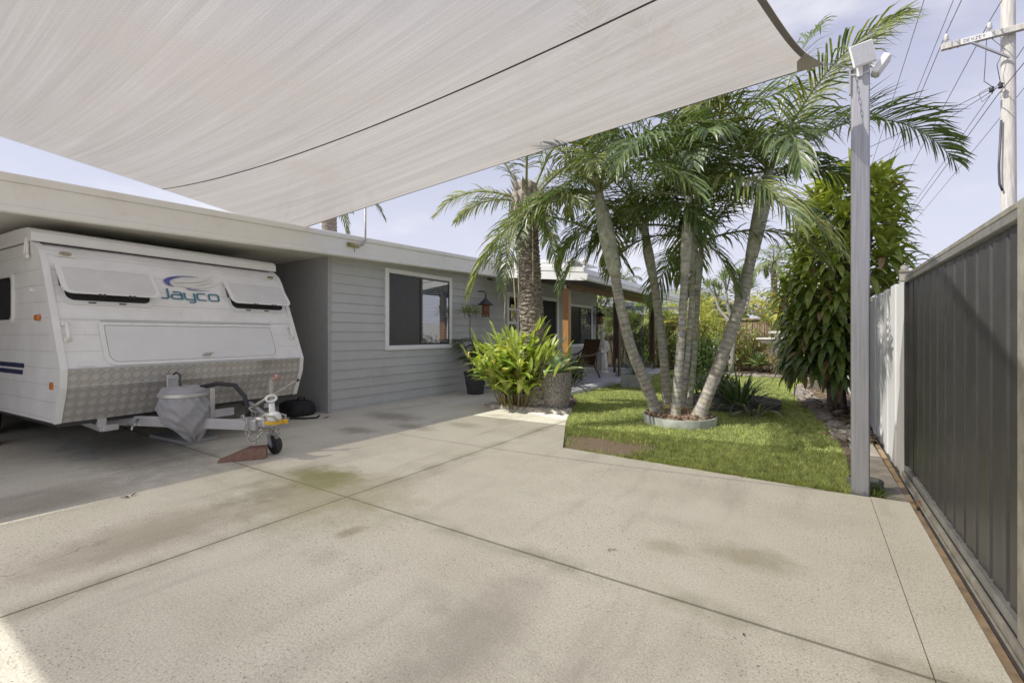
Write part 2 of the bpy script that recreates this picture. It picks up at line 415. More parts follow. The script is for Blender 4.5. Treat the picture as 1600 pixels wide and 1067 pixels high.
def caravan_mat():
    m, nt, b = mat('ribbed_caravan_cladding')
    tc = N(nt, 'ShaderNodeTexCoord'); v = tc.outputs['Object']
    sx = N(nt, 'ShaderNodeSeparateXYZ'); nt.links.new(v, sx.inputs[0]); Z = sx.outputs[2]
    c = ramp(nt, noise(nt, v, 2.2, 5), [(.3, (.74,.73,.70)), (.65, (.89,.885,.87))])
    mp = N(nt, 'ShaderNodeMapping'); mp.inputs['Scale'].default_value = (9,9,.7); nt.links.new(v, mp.inputs[0])
    c = mix(nt, maprange(nt, noise(nt, mp.outputs[0], 1.6, 5), .55, .8, 0, .3), c, (.52,.50,.45))
    w = math_(nt, 'FRACT', math_(nt, 'MULTIPLY', Z, 1/.1625))
    gr = math_(nt, 'MAXIMUM', maprange(nt, w, .06, .0), maprange(nt, w, .94, 1.0))
    c = mix(nt, math_(nt, 'MULTIPLY', gr, .35), c, (.35,.34,.32))
    fine = math_(nt, 'SINE', math_(nt, 'MULTIPLY', Z, 2*math.pi/.0325))
    h = math_(nt, 'SUBTRACT', math_(nt, 'MULTIPLY', fine, .18), gr)
    bump(nt, b, h, .5, .004)
    nt.links.new(c, b.inputs['Base Color']); b.inputs['Roughness'].default_value = .35; return m
CARAVAN = caravan_mat()
vanwhite = plain('caravan_white_trim', (.82,.81,.79), .35, var=.04, dirt=((.5,.47,.4), 3, .25))
def chequer_mat():
    m, nt, b = mat('aluminium_chequer_plate')
    tc = N(nt, 'ShaderNodeTexCoord'); v = tc.outputs['Object']
    sx = N(nt, 'ShaderNodeSeparateXYZ'); nt.links.new(v, sx.inputs[0])
    u = math_(nt, 'ADD', sx.outputs[1], sx.outputs[2]); w = math_(nt, 'SUBTRACT', sx.outputs[1], sx.outputs[2])
    s = .084
    U = math_(nt, 'MULTIPLY', u, 1/s); W = math_(nt, 'MULTIPLY', w, 1/s)
    par = math_(nt, 'MODULO', math_(nt, 'ABSOLUTE', math_(nt, 'ADD', math_(nt, 'FLOOR', U), math_(nt, 'FLOOR', W))), 2)
    fu = math_(nt, 'FRACT', U); fw = math_(nt, 'FRACT', W)
    def bars(f, g):   # bars run along g, five per cell
        a = math_(nt, 'SINE', math_(nt, 'MULTIPLY', f, 2*math.pi*4))
        e = math_(nt, 'MULTIPLY', maprange(nt, g, .04, .16), maprange(nt, g, .96, .84))
        return math_(nt, 'MULTIPLY', maprange(nt, a, -.1, .6), e)
    h = N(nt, 'ShaderNodeMix', data_type='FLOAT'); nt.links.new(par, h.inputs['Factor'])
    nt.links.new(bars(fu, fw), h.inputs['A']); nt.links.new(bars(fw, fu), h.inputs['B']); hh = h.outputs['Result']
    c = mix(nt, hh, (.34,.325,.30), (.74,.72,.69))
    c = mix(nt, math_(nt, 'MULTIPLY', par, .5), c, (.74,.70,.64))
    c = mix(nt, maprange(nt, noise(nt, v, 2.2, 5), .45, .75, 0, .55), c, (.20,.175,.145))
    nt.links.new(c, b.inputs['Base Color']); b.inputs['Metallic'].default_value = .75; b.inputs['Roughness'].default_value = .42
    bump(nt, b, hh, .8, .006); return m
CHEQUER = chequer_mat()
def spline(pts, n):
    pts = [V(p) for p in pts]; P_ = [pts[0]*2-pts[1]]+pts+[pts[-1]*2-pts[-2]]; out = []
    m = len(pts)-1
    for k in range(n+1):
        f = k/n*m; i = min(int(f), m-1); t = f-i; a, b, c, d = P_[i:i+4]
        out.append(.5*((2*b)+(c-a)*t+(2*a-5*b+4*c-d)*t*t+(3*b-a-3*c+d)*t**3))
    return out
# ------------------------------------------------------------------ setting
mb = MB(); mb.add([(-400,-400,-.06),(400,-400,-.06),(400,400,-.06),(-400,400,-.06)], [(0,1,2,3)])
tag(mb.build('ground', soil), kind='structure')
G_ = .0025
def cell(poly, ztop=0, th=.055):
    mb.prism([(x, y, ztop-th) for x, y in poly], (0,0,th))
mb = MB()
cell([(-14,-8),(-3.12-G_,-8),(-3.12-G_,2.312-G_),(-14,2.312-G_)])
cell([(-3.12+G_,-8),(.385-G_,-8),(.385-G_,2.312-G_),(-3.12+G_,2.312-G_)])
cell([(.385+G_,-8),(.615,-8),(.625,4.645),(.385+G_,4.64)])
cell([(-3.12+G_,2.312+G_),(.385-G_,2.312+G_),(.385-G_,4.62),(-2.405,4.70),(-3.12+G_,6.2)])
cell([(-14,2.312+G_),(-3.12-G_,2.312+G_),(-3.12-G_,6.2),(-4.4,6.56),(-4.85,6.54),(-5.2,7.6),(-5.3,8.82),(-6.72,8.82),(-6.72,4.6),(-14,4.6)])
tag(mb.build('driveway', CONCRETE), kind='structure')
mb = MB(); cell([(.375,4.665),(.625,4.67),(.60,7.0),(.36,6.85)], -.012, .04)
tag(mb.build('concrete_mowing_strip', plain('old_strip_concrete', (.30,.27,.22), .9, var=.3, scale=5, bmp=.3)), kind='structure')
mb = MB(); cell([(-4.38,6.575),(-3.12,6.215),(-3.50,7.16),(-3.62,7.1),(-3.33,6.56),(-4.4,6.72)], .004, .05)
tag(mb.build('white_paved_edge', whitepaving), kind='structure')
lawn_poly = [(-2.40,4.715),(.265,4.635),(.30,6.0),(.22,7.6),(.0,9.2),(-.25,10.5),(-.35,13),(-.2,15.5),(-.1,16.4),(-1.1,15.9),(-2.3,17.3),(-4.36,18.0),(-4.36,8.96),(-3.9,8.3),(-3.52,7.2),(-3.13,6.22)]
mb = MB(); mb.add([(x,y,-.035) for x, y in lawn_poly], [tuple(range(len(lawn_poly)))])
tag(mb.build('lawn_ground', LAWN), kind='structure')
bed1 = [(.30,4.66),(.37,4.66),(.36,6.86),(.66,7.02),(.66,20),(-9,20),(-9,17.6),(-4.4,18.05),(-2.3,17.35),(-1.1,15.95),(-.1,16.45),(-.2,15.5),(-.35,13),(-.25,10.5),(.0,9.2),(.22,7.6),(.30,6.0)]
mb = MB(); mb.add([(x,y,-.02) for x, y in bed1], [tuple(range(len(bed1)))])
tag(mb.build('garden_bed', mulch), kind='structure')
bed2 = [(-4.40,6.73),(-3.34,6.57),(-3.62,7.12),(-3.55,7.25),(-3.95,8.3),(-4.38,8.80),(-5.28,8.80),(-5.18,7.6),(-4.84,6.56)]
mb = MB(); mb.add([(x,y,-.01) for x, y in bed2], [tuple(range(len(bed2)))])
tag(mb.build('planting_bed', mulch), kind='structure')
# patio slab with joints as a raised floor
mb = MB(); mb.box((-6.70,8.86,-.05),(-4.42,16.6,.095)); mb.box((-4.42,8.84,-.05),(-4.36,16.62,.07))
tag(mb.build('patio_floor', tile_m), kind='structure')
# the steel gate track lies in a channel
mb = MB(); mb.box((.628,-8,-.05),(.668,7.2,-.02)); 
tag(mb.build('gate_channel', plain('rusty_channel', (.30,.20,.10), .9, var=.4, scale=6, dirt=((.45,.4,.32), 4, .6))), kind='structure')
mb = MB(); mb.box((.80,-8,-.06),(1.6,40,-.03)); tag(mb.build('footpath_verge', plain('verge_ground', (.12,.13,.05), .95, var=.3)), kind='structure')

# ------------------------------------------------------------------ house
house = thing('house', (-6.7,4.6,0), 'single storey grey weatherboard house with white fascia, open carport and covered patio', 'house')
WX = -6.70
def boards(mb, y0, y1, z0, z1, pitch=.163, x=WX, prot=.022):
    z = z0
    while z < z1-.001:
        t = min(z+pitch, z1)
        mb.add([(x+prot,y0,z),(x+prot,y1,z),(x+.004,y1,t),(x+.004,y0,t)], [(0,1,2,3)])
        mb.add([(x,y0,z),(x,y1,z),(x+prot,y1,z),(x+prot,y0,z)], [(0,1,2,3)])
        mb.add([(x+prot,y0,z+.014),(x+prot+.0025,y0,z+.006),(x+prot+.0025,y1,z+.006),(x+prot,y1,z+.014)], [(0,1,2,3)])
        z = t
mb = MB(); boards(mb, 4.66, 15.84, .05, 2.9); mb.box((WX-.12,4.64,0),(WX-.002,15.84,2.9)); mb.box((WX,4.66,0),(WX+.015,15.84,.05))
mb.box((WX-.1,15.842,0),(WX+.03,15.90,2.45))
mb.build('wall', siding, house)
mb = MB(); mb.bbox((WX-.01,4.585,.0),(WX+.035,4.655,2.72),.006); mb.build('corner_trim', panelgrey, house)
mb = MB(); mb.box((-14,4.585,.0),(WX-.012,4.637,2.72)); mb.box((-14,-2.5,0),(-13.9,4.58,2.72)); mb.box((-14,-2.6,0),(-6.6,-2.5,2.72))  # last box is an unseen left wall, added to keep the carport dark
cw = mb.build('carport_and_shade_walls', panelgrey, house)
mb = MB(); mb.bbox((WX-.35,4.575,1.98),(WX-.31,4.585,2.06),.003); mb.build('hook', galv, cw)
# roof, fascia, soffit: the roof line climbs gently away from the driveway entrance
def rz(y): return 2.803 + .0295*y
def swept(profile, y0, y1, name, m, parent=house):
    mb = MB(); n = len(profile)
    vs = [(x, y0, rz(y0)+z) for x, z in profile] + [(x, y1, rz(y1)+z) for x, z in profile]
    fs = [tuple(range(n)), tuple(reversed(range(n, 2*n)))] + [(i, i+n, (i+1) % n + n, (i+1) % n) for i in range(n)]
    mb.add(vs, fs); return mb.build(name, m, parent)
FX = -6.35; Y0, Y1 = -3.0, 9.02
swept([(FX-.02,-.30),(FX,-.30),(FX,-.082),(FX-.02,-.082)], Y0, Y1, 'fascia', cream)
swept([(FX-.10,-.08),(FX+.018,-.08),(FX+.022,-.07),(FX+.022,-.012),(FX+.012,0),(FX-.10,.0)], Y0, Y1, 'roof_capping', cream)
swept([(FX-.05,-.372),(FX-.006,-.372),(FX+.008,-.36),(FX+.010,-.33),(FX+.002,-.302),(FX-.05,-.302)], Y0, Y1, 'fascia_bead', cream)
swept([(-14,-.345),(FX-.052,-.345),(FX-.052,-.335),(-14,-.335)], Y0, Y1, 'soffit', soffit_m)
swept([(-15,-.06),(FX-.11,-.06),(FX-.11,-.03),(-15,-.03)], Y0, 16.5, 'roof', roofm)
mb = MB(); mb.bbox((FX-.004,8.36,rz(8.36)-.29),(FX+.006,8.375,rz(8.36)-.085),.002); mb.build('fascia_joiner', panelgrey, house)

def window(y0, y1, z0, z1, trim=.085, split=.5, screen_first=True):
    mb = MB(); x0, x1 = WX+.012, WX+.05
    mb.bbox((x0,y0,z0),(x1,y0+trim,z1)); mb.bbox((x0,y1-trim,z0),(x1,y1,z1))
    mb.bbox((x0,y0+trim+.001,z1-trim),(x1-.002,y1-trim-.001,z1)); mb.bbox((x0,y0+trim+.001,z0),(x1-.002,y1-trim-.001,z0+trim))
    w = mb.build('window', white, house)
    a, b, c, d = y0+trim+.002, y1-trim-.002, z0+trim+.002, z1-trim-.002
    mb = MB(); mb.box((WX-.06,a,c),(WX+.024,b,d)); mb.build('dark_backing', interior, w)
    f = .035; ym = a+(b-a)*split
    mb = MB(); X0, X1 = WX+.024, WX+.044
    for p, q in (((X0,a,c),(X1,a+f,d)), ((X0,b-f,c),(X1,b,d)), ((X0,ym-f*.8,c),(X1+.004,ym+f*.8,d)), ((X0,a+f+.001,d-f),(X1-.001,ym-f*.8-.001,d)), ((X0,ym+f*.8+.001,d-f),(X1-.001,b-f-.001,d)), ((X0,a+f+.001,c),(X1-.001,ym-f*.8-.001,c+f)), ((X0,ym+f*.8+.001,c),(X1-.001,b-f-.001,c+f))): mb.bbox(p, q, .003)
    mb.build('sliding_frame', blackm, w)
    mb = MB(); zz = c+f+.015
    while zz < d-f-.01:
        mb.box((WX+.0245,ym+f,zz),(WX+.0275,b-f-.004,zz+.022)); zz += .046
    mb.build('blind', blindslat, w)
    mb = MB(); mb.box((WX+.034,ym+f*.8,c+f),(WX+.037,b-f,d-f)); mb.build('pane', GLASS, w)
    mb = MB(); zz = c+f; k = 0
    while zz < d-f:                                       # security grille in brick pattern
        mb.box((WX+.030,a+f,zz),(WX+.036,ym-f*.8,zz+.011)); n = 9; off = (k % 2)*.5
        for i in range(n):
            yy = a+f+(i+off)*(ym-f*.8-a-f)/n
            mb.box((WX+.0285,yy,zz+.0112),(WX+.0315,yy+.010,zz+.0478))
        zz += .048; k += 1
    mb.build('security_grille', plain('grille_black', (.035,.035,.036), .35, .3), w)
    mb = MB(); mb.box((WX+.0295-.003,a+f,c+f),(WX+.0285-.001,ym-f*.8,d-f)); mb.build('mesh_screen', blackm, w)
    return w
window(5.79,7.67,1.01,2.555)
window(13.35,15.36,.90,2.33)
# front door opening with white frame and a glazed sidelight
mb = MB()
for p, q in (((WX+.01,9.86,.1),(WX+.05,9.94,2.43)), ((WX+.01,10.34,.1),(WX+.05,10.42,2.43)), ((WX+.01,12.62,.1),(WX+.05,12.76,2.43)), ((WX+.01,9.941,2.33),(WX+.048,12.619,2.43))): mb.bbox(p, q, .004)
door = mb.build('door_frame', white, house)
for k in range(6):
    mb = MB(); mb.box((WX+.033,9.941,.5+k*.36),(WX+.044,10.339,.57+k*.36)); mb.build('glazing_bar', white, door)
mb = MB(); mb.box((WX+.029,9.941,.1),(WX+.032,10.339,2.33)); mb.build('sidelight_pane', GLASS, door)
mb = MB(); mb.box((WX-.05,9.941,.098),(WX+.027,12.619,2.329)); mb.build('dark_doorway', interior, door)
mb = MB(); mb.bbox((WX+.0275,11.55,.1),(WX+.04,11.60,2.32),.003); mb.bbox((WX+.0275,12.5,.1),(WX+.042,12.61,2.32),.003); mb.build('screen_door_stile', blackm, door)

# patio roof: a low skillion falling away from the wall
PT = lambda x: 2.985 - .112*(x-WX)          # top of patio roof
mb = MB()
mb.add([(WX,8.92,PT(WX)),(-4.08,8.92,PT(-4.08)),(-4.08,17.2,PT(-4.08)),(WX,17.2,PT(WX)), (WX,8.92,PT(WX)-.03),(-4.08,8.92,PT(-4.08)-.03),(-4.08,17.2,PT(-4.08)-.03),(WX,17.2,PT(WX)-.03)],
       [(0,1,2,3),(7,6,5,4),(0,4,5,1),(1,5,6,2),(2,6,7,3),(3,7,4,0)])
for i in range(40):
    y = 9.1+i*.2; mb.add([(WX,y,PT(WX)+.001),(-4.08,y,PT(-4.08)+.001),(-4.08,y+.03,PT(-4.08)+.022),(WX,y+.03,PT(WX)+.022),(WX,y+.06,PT(WX)+.001),(-4.08,y+.06,PT(-4.08)+.001)], [(0,1,2,3),(3,2,5,4)])
mb.build('patio_roof', roofm, house)
mb = MB(); mb.prism([(WX+.03,8.90,PT(WX)-.27),(-4.04,8.90,PT(-4.04)-.24),(-4.04,8.90,PT(-4.04)+.02),(WX+.03,8.90,PT(WX)+.02)], (0,-.035,0))
mb.prism([(WX+.03,8.864,PT(WX)-.06),(-4.04,8.864,PT(-4.04)-.06),(-4.04,8.864,PT(-4.04)+.04),(WX+.03,8.864,PT(WX)+.04)], (0,-.012,0))
mb.build('patio_fascia', white, house)
mb = MB(); z4 = PT(-4.04)
prof = [(-4.035,-.235),(-3.99,-.235),(-3.965,-.215),(-3.955,-.13),(-3.94,-.125),(-3.94,-.11),(-4.035,-.08)]
n = len(prof); mb.add([(x,8.86,z4+z) for x,z in prof]+[(x,17.22,z4+z) for x,z in prof], [tuple(range(n)), tuple(reversed(range(n,2*n)))]+[(i,i+n,(i+1)%n+n,(i+1)%n) for i in range(n)])
mb.box((-4.05,8.90,z4-.1),(-4.036,17.2,z4+.02)); gut = mb.build('gutter', white, house)
mb = MB(); mb.tube([(-3.99,17.0,z4-.2),(-3.99,17.0,z4-.33),(-4.1,17.0,z4-.42),(-4.6,16.6,z4-.46),(-4.9,16.45,z4-.5)], .045, 10); mb.build('downpipe', white, house, True)
mb = MB()
for i in range(9):
    y = 9.25+i*.9; mb.prism([(WX+.02,y,PT(WX)-.16),(-4.2,y,PT(-4.2)-.16),(-4.2,y,PT(-4.2)-.04),(WX+.02,y,PT(WX)-.04)], (0,.045,0))
mb.box((WX+.02,9.0,PT(WX)-.035-.3),(WX+.05,9.2,PT(WX)-.3)); mb.build('rafters', darktimber, house)
mb = MB(); mb.bbox((-4.70,9.44,2.34),(-4.65,17.0,2.50)); mb.build('patio_beam', plain('brown_beam', (.16,.085,.035), .5, var=.25), house)
mb = MB(); mb.add([(WX+.02,9.0,PT(WX)-.165),(-4.1,9.0,PT(-4.1)-.165),(-4.1,17.1,PT(-4.1)-.165),(WX+.02,17.1,PT(WX)-.165)], [(0,1,2,3)]); mb.build('patio_ceiling', darktimber, house)
for k, y in enumerate((9.5,12.72,16.2)):
    mt = timber if k == 0 else darktimber  # brighter timber colour paints the first post as sunlit
    mb = MB(); w = .07
    if k == 0: mb.bbox((-4.83,y-w,.1),(-4.68,y+w,2.36),.006)
    else:
        mb.bbox((-4.84,y-w,.2),(-4.795,y+w,2.36),.004); mb.bbox((-4.705,y-w,.1),(-4.66,y+w,2.36),.004); mb.box((-4.79,y-.03,.6),(-4.71,y+.03,2.30))
    p = mb.build('patio_post', mt, house)
    mb = MB(); mb.box((-4.79,y-.03,.096),(-4.71,y+.03,.24)); mb.build('post_bracket', galv, p)
mb = MB(); mb.bbox((-4.79,9.42,2.361),(-4.73,9.45,2.46),.003); mb.build('post_cap', cream, house)
# clear roll-down blinds across the far end of the patio
for a, b in ((-6.66,-5.55),(-5.55,-4.86)):
    mb = MB(); mb.box((a+.03,15.70,.16),(b-.03,15.704,2.3)); bl = mb.build('clear_patio_blind', CLEARBLIND, house)
    mb = MB(); mb.bbox((a+.01,15.68,.13),(b-.01,15.72,.165),.004); mb.bbox((a,15.69,.10),(a+.03,15.715,2.32),.004); mb.build('blind_rail', blackm, bl)
# upper roof edge returning over the patio
mb = MB(); mb.prism([(FX+.025,9.06,2.80),(-4.42,9.06,2.75),(-4.42,9.06,2.965),(FX+.025,9.06,3.06)], (0,.03,0)); mb.prism([(FX+.025,9.045,2.99),(-4.40,9.045,2.905),(-4.40,9.045,2.975),(FX+.025,9.045,3.07)], (0,.0135,0)); mb.build('return_fascia', white, house)
mb = MB(); mb.prism([(-9,9.095,3.07),(FX,9.095,3.06),(-4.42,9.095,2.965),(-4.42,9.095,2.93),(FX,9.095,3.02),(-9,9.095,3.03)], (0,1.4,0)); mb.build('upper_roof', roofm, house)
mb = MB(); mb.lathe([(.02,0),(.06,.02),(.075,.09),(.05,.12)], (-4.15,9.1,2.83), 12); mb.tube([(-4.15,9.1,2.80),(-4.10,9.05,2.76),(-4.03,9.02,2.80),(-3.98,9.05,2.9)], .008, 6); mb.tube([(-4.15,9.1,2.70),(-4.15,9.1,2.85)], .015, 6)
mb.build('spotlight', white, house, True)
# service mast bracketed to the fascia
mast = thing('service_mast', (-6.33,4.95,2.78), 'thin rusty steel pipe mast bracketed to the white house fascia', 'mast')
zz = rz(4.95)
mb = MB(); mb.tube([(-6.325,4.84,2.775),(-6.32,4.93,2.785),(-6.315,5.0,2.82),(-6.31,5.035,2.89),(-6.31,5.05,2.98),(-6.31,5.05,3.75)], .018, 8); mb.build('pipe', galvold, mast, True)
mb = MB(); mb.bbox((-6.335,4.70,2.745),(-6.312,4.93,2.81),.003); mb.tube([(-6.31,4.75,2.78),(-6.30,4.75,2.78)], .012, 6); mb.tube([(-6.31,4.88,2.775),(-6.30,4.88,2.775)], .012, 6); mb.build('bracket', plain('rusty_galv', (.35,.31,.10), .6, .4, var=.4), mast)
mb = MB(); mb.tube([(-6.31,4.82,2.77),(-6.305,4.83,2.70),(-6.31,4.83,2.66)], .005, 5); mb.build('cable_tail', blackplastic, mast)

# ------------------------------------------------------------------ shade sail
A = V((-.02,4.40,3.46)); B = V((-6.80,4.03,2.90)); C_ = V((-6.78,-1.75,3.57)); D = V((-1.24,-1.75,3.5))
def edge(p, q, bow, t): return p.lerp(q, t) + V(bow) * (4*t*(1-t))
bAB = (0,-.10,-.03); bDC = (0,.08,0); bDA = (-.02,0,-.05); bCB = (.10,0,0)
def sailpt(u, w):
    # u: 0 at the post side .. 1 at the house side; w: 0 near .. 1 far
    n = edge(D, C_, bDC, u); f = edge(A, B, bAB, u); l = edge(D, A, bDA, w); r = edge(C_, B, bCB, w)
    bil = D*(1-u)*(1-w) + C_*u*(1-w) + A*(1-u)*w + B*u*w
    p = n*(1-w) + f*w + l*(1-u) + r*u - bil
    p.z -= .24*16*u*(1-u)*w*(1-w); p.x += .10*math.exp(-((1-w)*6.1)/.24 - u*22); return p
sail = thing('shade_sail', A, 'large beige knitted shade sail stretched over the driveway', 'shade sail')
NU, NW = 44, 40; mb = MB()
vs = [sailpt((i/NU)**1.6, 1-(1-j/NW)**1.6) for i in range(NU+1) for j in range(NW+1)]
fs = [(i*(NW+1)+j, (i+1)*(NW+1)+j, (i+1)*(NW+1)+j+1, i*(NW+1)+j+1) for i in range(NU) for j in range(NW)]
mb.add(vs, fs); mb.build('fabric', SAIL, sail, True)
def ribbon(pts_in, pts_out, dz=-.006):
    mb = MB(); n = len(pts_in); vs = [p+V((0,0,dz)) for p in pts_in]+[p+V((0,0,dz)) for p in pts_out]
    mb.add(vs, [(i, i+1, n+i+1, n+i) for i in range(n-1)]); return mb
T = [i/60 for i in range(61)]
TT = [1-(1-t)**2.2 for t in T]
ribbon([sailpt(0,t) for t in TT], [sailpt(.0065,t) for t in TT]).build('side_webbing', webbing, sail)
ribbon([sailpt(t,1) for t in T], [sailpt(t,.9965) for t in T]).build('front_hem', webbing, sail)
ribbon([sailpt(1,t) for t in T], [sailpt(.9985,t) for t in T]).build('house_side_hem', webbing, sail)
ribbon([sailpt(t,.752-.048*t) for t in T], [sailpt(t,.7487-.048*t) for t in T], -.004).build('seam', plain('dark_seam', (.05,.042,.035), .9), sail)
mb = MB(); c0 = sailpt(0,1); mb.add([c0+V((0,0,-.008)), sailpt(0,.955)+V((0,0,-.008)), sailpt(.012,.97)+V((0,0,-.008)), sailpt(.022,1)+V((0,0,-.008))], [(0,1,2,3)]); mb.build('corner_patch', plain('sail_patch', (.42,.39,.35), .8), sail)
mb = MB(); pA = sailpt(0,1); pB = V((.285,4.655,3.48))
for i in range(9):
    p = pA.lerp(pB, (i+.5)/9); d = (pB-pA).normalized(); s_ = d.cross(V((0,0,1))) if i % 2 else V((0,0,1))
    L = .022; mb.tube([p + d*L*math.cos(a)*1.25 + s_*.006*math.sin(a) for a in [2*math.pi*k/10 for k in range(11)]], .0022, 5, cap=False)
mb.build('chain', chrome, sail, True)

# ------------------------------------------------------------------ post with solar light
post = thing('sail_post', (.327,4.72,0), 'tall square galvanised steel post holding up the sail corner at the lawn edge', 'post')
mb = MB(); mb.bbox((.267,4.662,-.06),(.387,4.782,3.50),.01); mb.build('post_tube', galv, post)
mb = MB(); mb.bbox((.262,4.657,3.501),(.392,4.787,3.51),.003); mb.build('cap', galv, post)
mb = MB(); mb.bbox((.25,4.65,3.27),(.262,4.68,3.50),.003); mb.tube([(.262,4.66,3.48),(.275,4.66,3.48)], .02, 8); mb.build('eye_plate', galv, post)
light = thing('solar_floodlight', (.33,4.72,3.52), 'white floodlight with square solar panel strapped to the post top', 'floodlight')
Mx = Matrix.Translation((.335,4.60,3.55)) @ Matrix.Rotation(R(-11),4,'Y') @ Matrix.Rotation(R(2),4,'X') @ Matrix.Rotation(R(8),4,'Z')
mb = MB(); mb.bbox((-.078,-.012,-.09),(.078,.008,.09),.004,M=Mx); pf = mb.build('panel_frame', white, light)
mb = MB(); mb.box((-.069,-.0155,-.081),(.069,-.013,.081),M=Mx); mb.build('solar_cells', plain('solar_cell', (.42,.43,.46), .3, var=.1, scale=60), light)
mb = MB(); Mh = Matrix.Translation((.455,4.70,3.47)) @ Matrix.Rotation(R(35),4,'Y'); mb.bbox((-.025,-.06,-.075),(.03,.06,.075),.01,M=Mh); mb.bbox((.031,-.05,-.065),(.036,.05,.065),.004,M=Mh); mb.tube([(.36,4.72,3.515),(.42,4.72,3.48)], .012, 6)
mb.build('lamp_head', white, light)
mb = MB(); mb.tube([(.262,4.655,3.43),(.33,4.654,3.418),(.39,4.655,3.43)], .004, 5); mb.tube([(.257,4.655,3.45),(.254,4.66,3.36),(.259,4.665,3.28)], .005, 5); mb.bbox((.30,4.645,3.40),(.34,4.66,3.53),.003); mb.build('strap', white, light)

# ------------------------------------------------------------------ sliding gate
gate = thing('sliding_gate', (.70,2.7,.03), 'dark grey corrugated steel sliding gate in a galvanised frame', 'gate')
GY0, GY1 = -1.2, 5.40
mb = MB(); x = .715; y = GY1-.05; prof = []
while y > GY0+.05:
    prof += [(x+.035,y),(x+.035,y-.012),(x+.0,y-.028),(x+.006,y-.125),(x,y-.205)]; y -= .2255
zt, zb = 1.766, .12
vs = [(a,b,zb) for a,b in prof]+[(a,b,zt) for a,b in prof]; n = len(prof)
mb.add(vs, [(i,i+1,n+i+1,n+i) for i in range(n-1)]); mb.build('corrugated_panel', charcoal, gate)
mb = MB(); mb.bbox((.692,GY0,1.768),(.752,GY1,1.812),.005); mb.bbox((.692,GY0,.075),(.752,GY1,.122),.005); gf = mb.build('frame', plain('dull_galv', (.30,.295,.28), .5, .5, var=.2, scale=8), gate)
mb = MB(); mb.bbox((.690,GY1-.045,.126),(.755,GY1+.002,1.766),.004); mb.build('end_stile', charcoal, gate)
mb = MB(); mb.bbox((.655,2.45,.128),(.689,2.53,1.81),.005); mb.build('middle_stile', galvold, gate)
mb = MB(); mb.bbox((.695,GY0,1.816),(.755,GY1+.02,1.845),.004); mb.build('top_rail', galvold, gate)
mb = MB(); mb.bbox((.672,GY0,.03),(.688,GY1-.02,.074),.003); mb.bbox((.66,GY0,.026),(.671,GY1-.02,.036),.003); mb.build('bottom_rail', galvold, gate)
for yy in (4.55,1.4): 
    mb = MB(); Mr = Matrix.Translation((.664,yy,.018)) @ Matrix.Rotation(R(90),4,'Y'); mb.lathe([(.014,-.010),(.036,-.009),(.028,0),(.036,.009),(.014,.010)], n=16, M=Mr); mb.build('roller', plain('rusty_roller', (.22,.11,.06), .7, .5), gate, True)
gp = thing('gate_guide_post', (.73,5.44,0), 'dark slim gate end post with a bracket and guide roller on top', 'post')
mb = MB(); mb.bbox((.70,5.425,-.05),(.76,5.47,1.78),.004); mb.build('post_tube', charcoal, gp)
mb = MB(); mb.bbox((.665,5.425,1.785),(.745,5.48,1.87),.006); mb.bbox((.66,5.41,1.871),(.80,5.48,1.885),.003); mb.lathe([(.02,0),(.03,.005),(.03,.04),(.018,.045)], (.70,5.45,1.887), 12); mb.bbox((.75,5.40,1.80),(.90,5.43,1.83),.004); mb.build('guide_bracket', galvold, gp)
# pale boundary fence behind it
bf = thing('boundary_fence', (.72,8.5,0), 'pale grey boundary fence in sunlight beyond the gate', 'fence')
mb = MB(); y = 5.475; k = 0; top = []
while y < 20.0:
    w = .30 if y < 8 else 1.2
    dx = .012 if k % 2 else 0; h = 1.80 + (.0 if k % 2 else .018)
    mb.box((.705+dx,y,-.05),(.74+dx,y+w-.003,h)); y += w; k += 1
mb.build('palings', palegrey, bf)
mb = MB(); mb.box((.745,5.475,.3),(.79,20,.38)); mb.box((.745,5.475,1.4),(.79,20,1.48)); mb.build('rails', palegrey, bf)

# ------------------------------------------------------------------ power pole and lines
PXp, PYp = 3.58, 14.35
pole = thing('power_pole', (PXp,PYp,0), 'bleached timber power pole with crossarm beyond the fence', 'power pole')
mb = MB(); mb.tube([(PXp,PYp,-.3),(PXp+.01,PYp,4),(PXp,PYp,8),(PXp,PYp,11)], [.135,.125,.118,.11], 16); mb.build('pole_shaft', woodpole, pole, True)
mb = MB(); mb.bbox((2.46,PYp-.23,7.82),(5.0,PYp-.13,7.955),.01); arm = mb.build('crossarm', woodpole, pole)
mb = MB(); mb.tube([(2.95,PYp-.22,7.82),(PXp-.02,PYp-.18,7.30)], .03, 6); mb.build('arm_brace', galv, pole)
mb = MB()
for a in (2.62,2.74,3.30,3.42): mb.box((a,PYp-.236,7.817),(a+.02,PYp-.124,7.958))
mb.build('arm_straps', galv, arm)
INS = [2.55,3.25,4.2,4.85]
for a in INS:
    mb = MB(); mb.lathe([(.015,0),(.02,.06),(.055,.07),(.03,.10),(.055,.12),(.03,.15),(.045,.17),(.02,.22)], (a,PYp-.18,7.956), 10); mb.build('insulator', insul, arm, True)
mb = MB()
for k, (dx, dz) in enumerate(((-.30,6.62),(-.16,6.66))): mb.lathe([(.02,0),(.05,.02),(.035,.06),(.05,.1),(.02,.13)], (PXp+dx,PYp-.2,dz), 10)
mb.build('service_fuses', blackplastic, pole, True)
mb = MB(); mb.tube([(PXp-.13,PYp-.11,6.0),(PXp-.17,PYp-.12,5.0),(PXp-.16,PYp-.12,4.6),(PXp-.11,PYp-.11,4.45)], .022, 8)
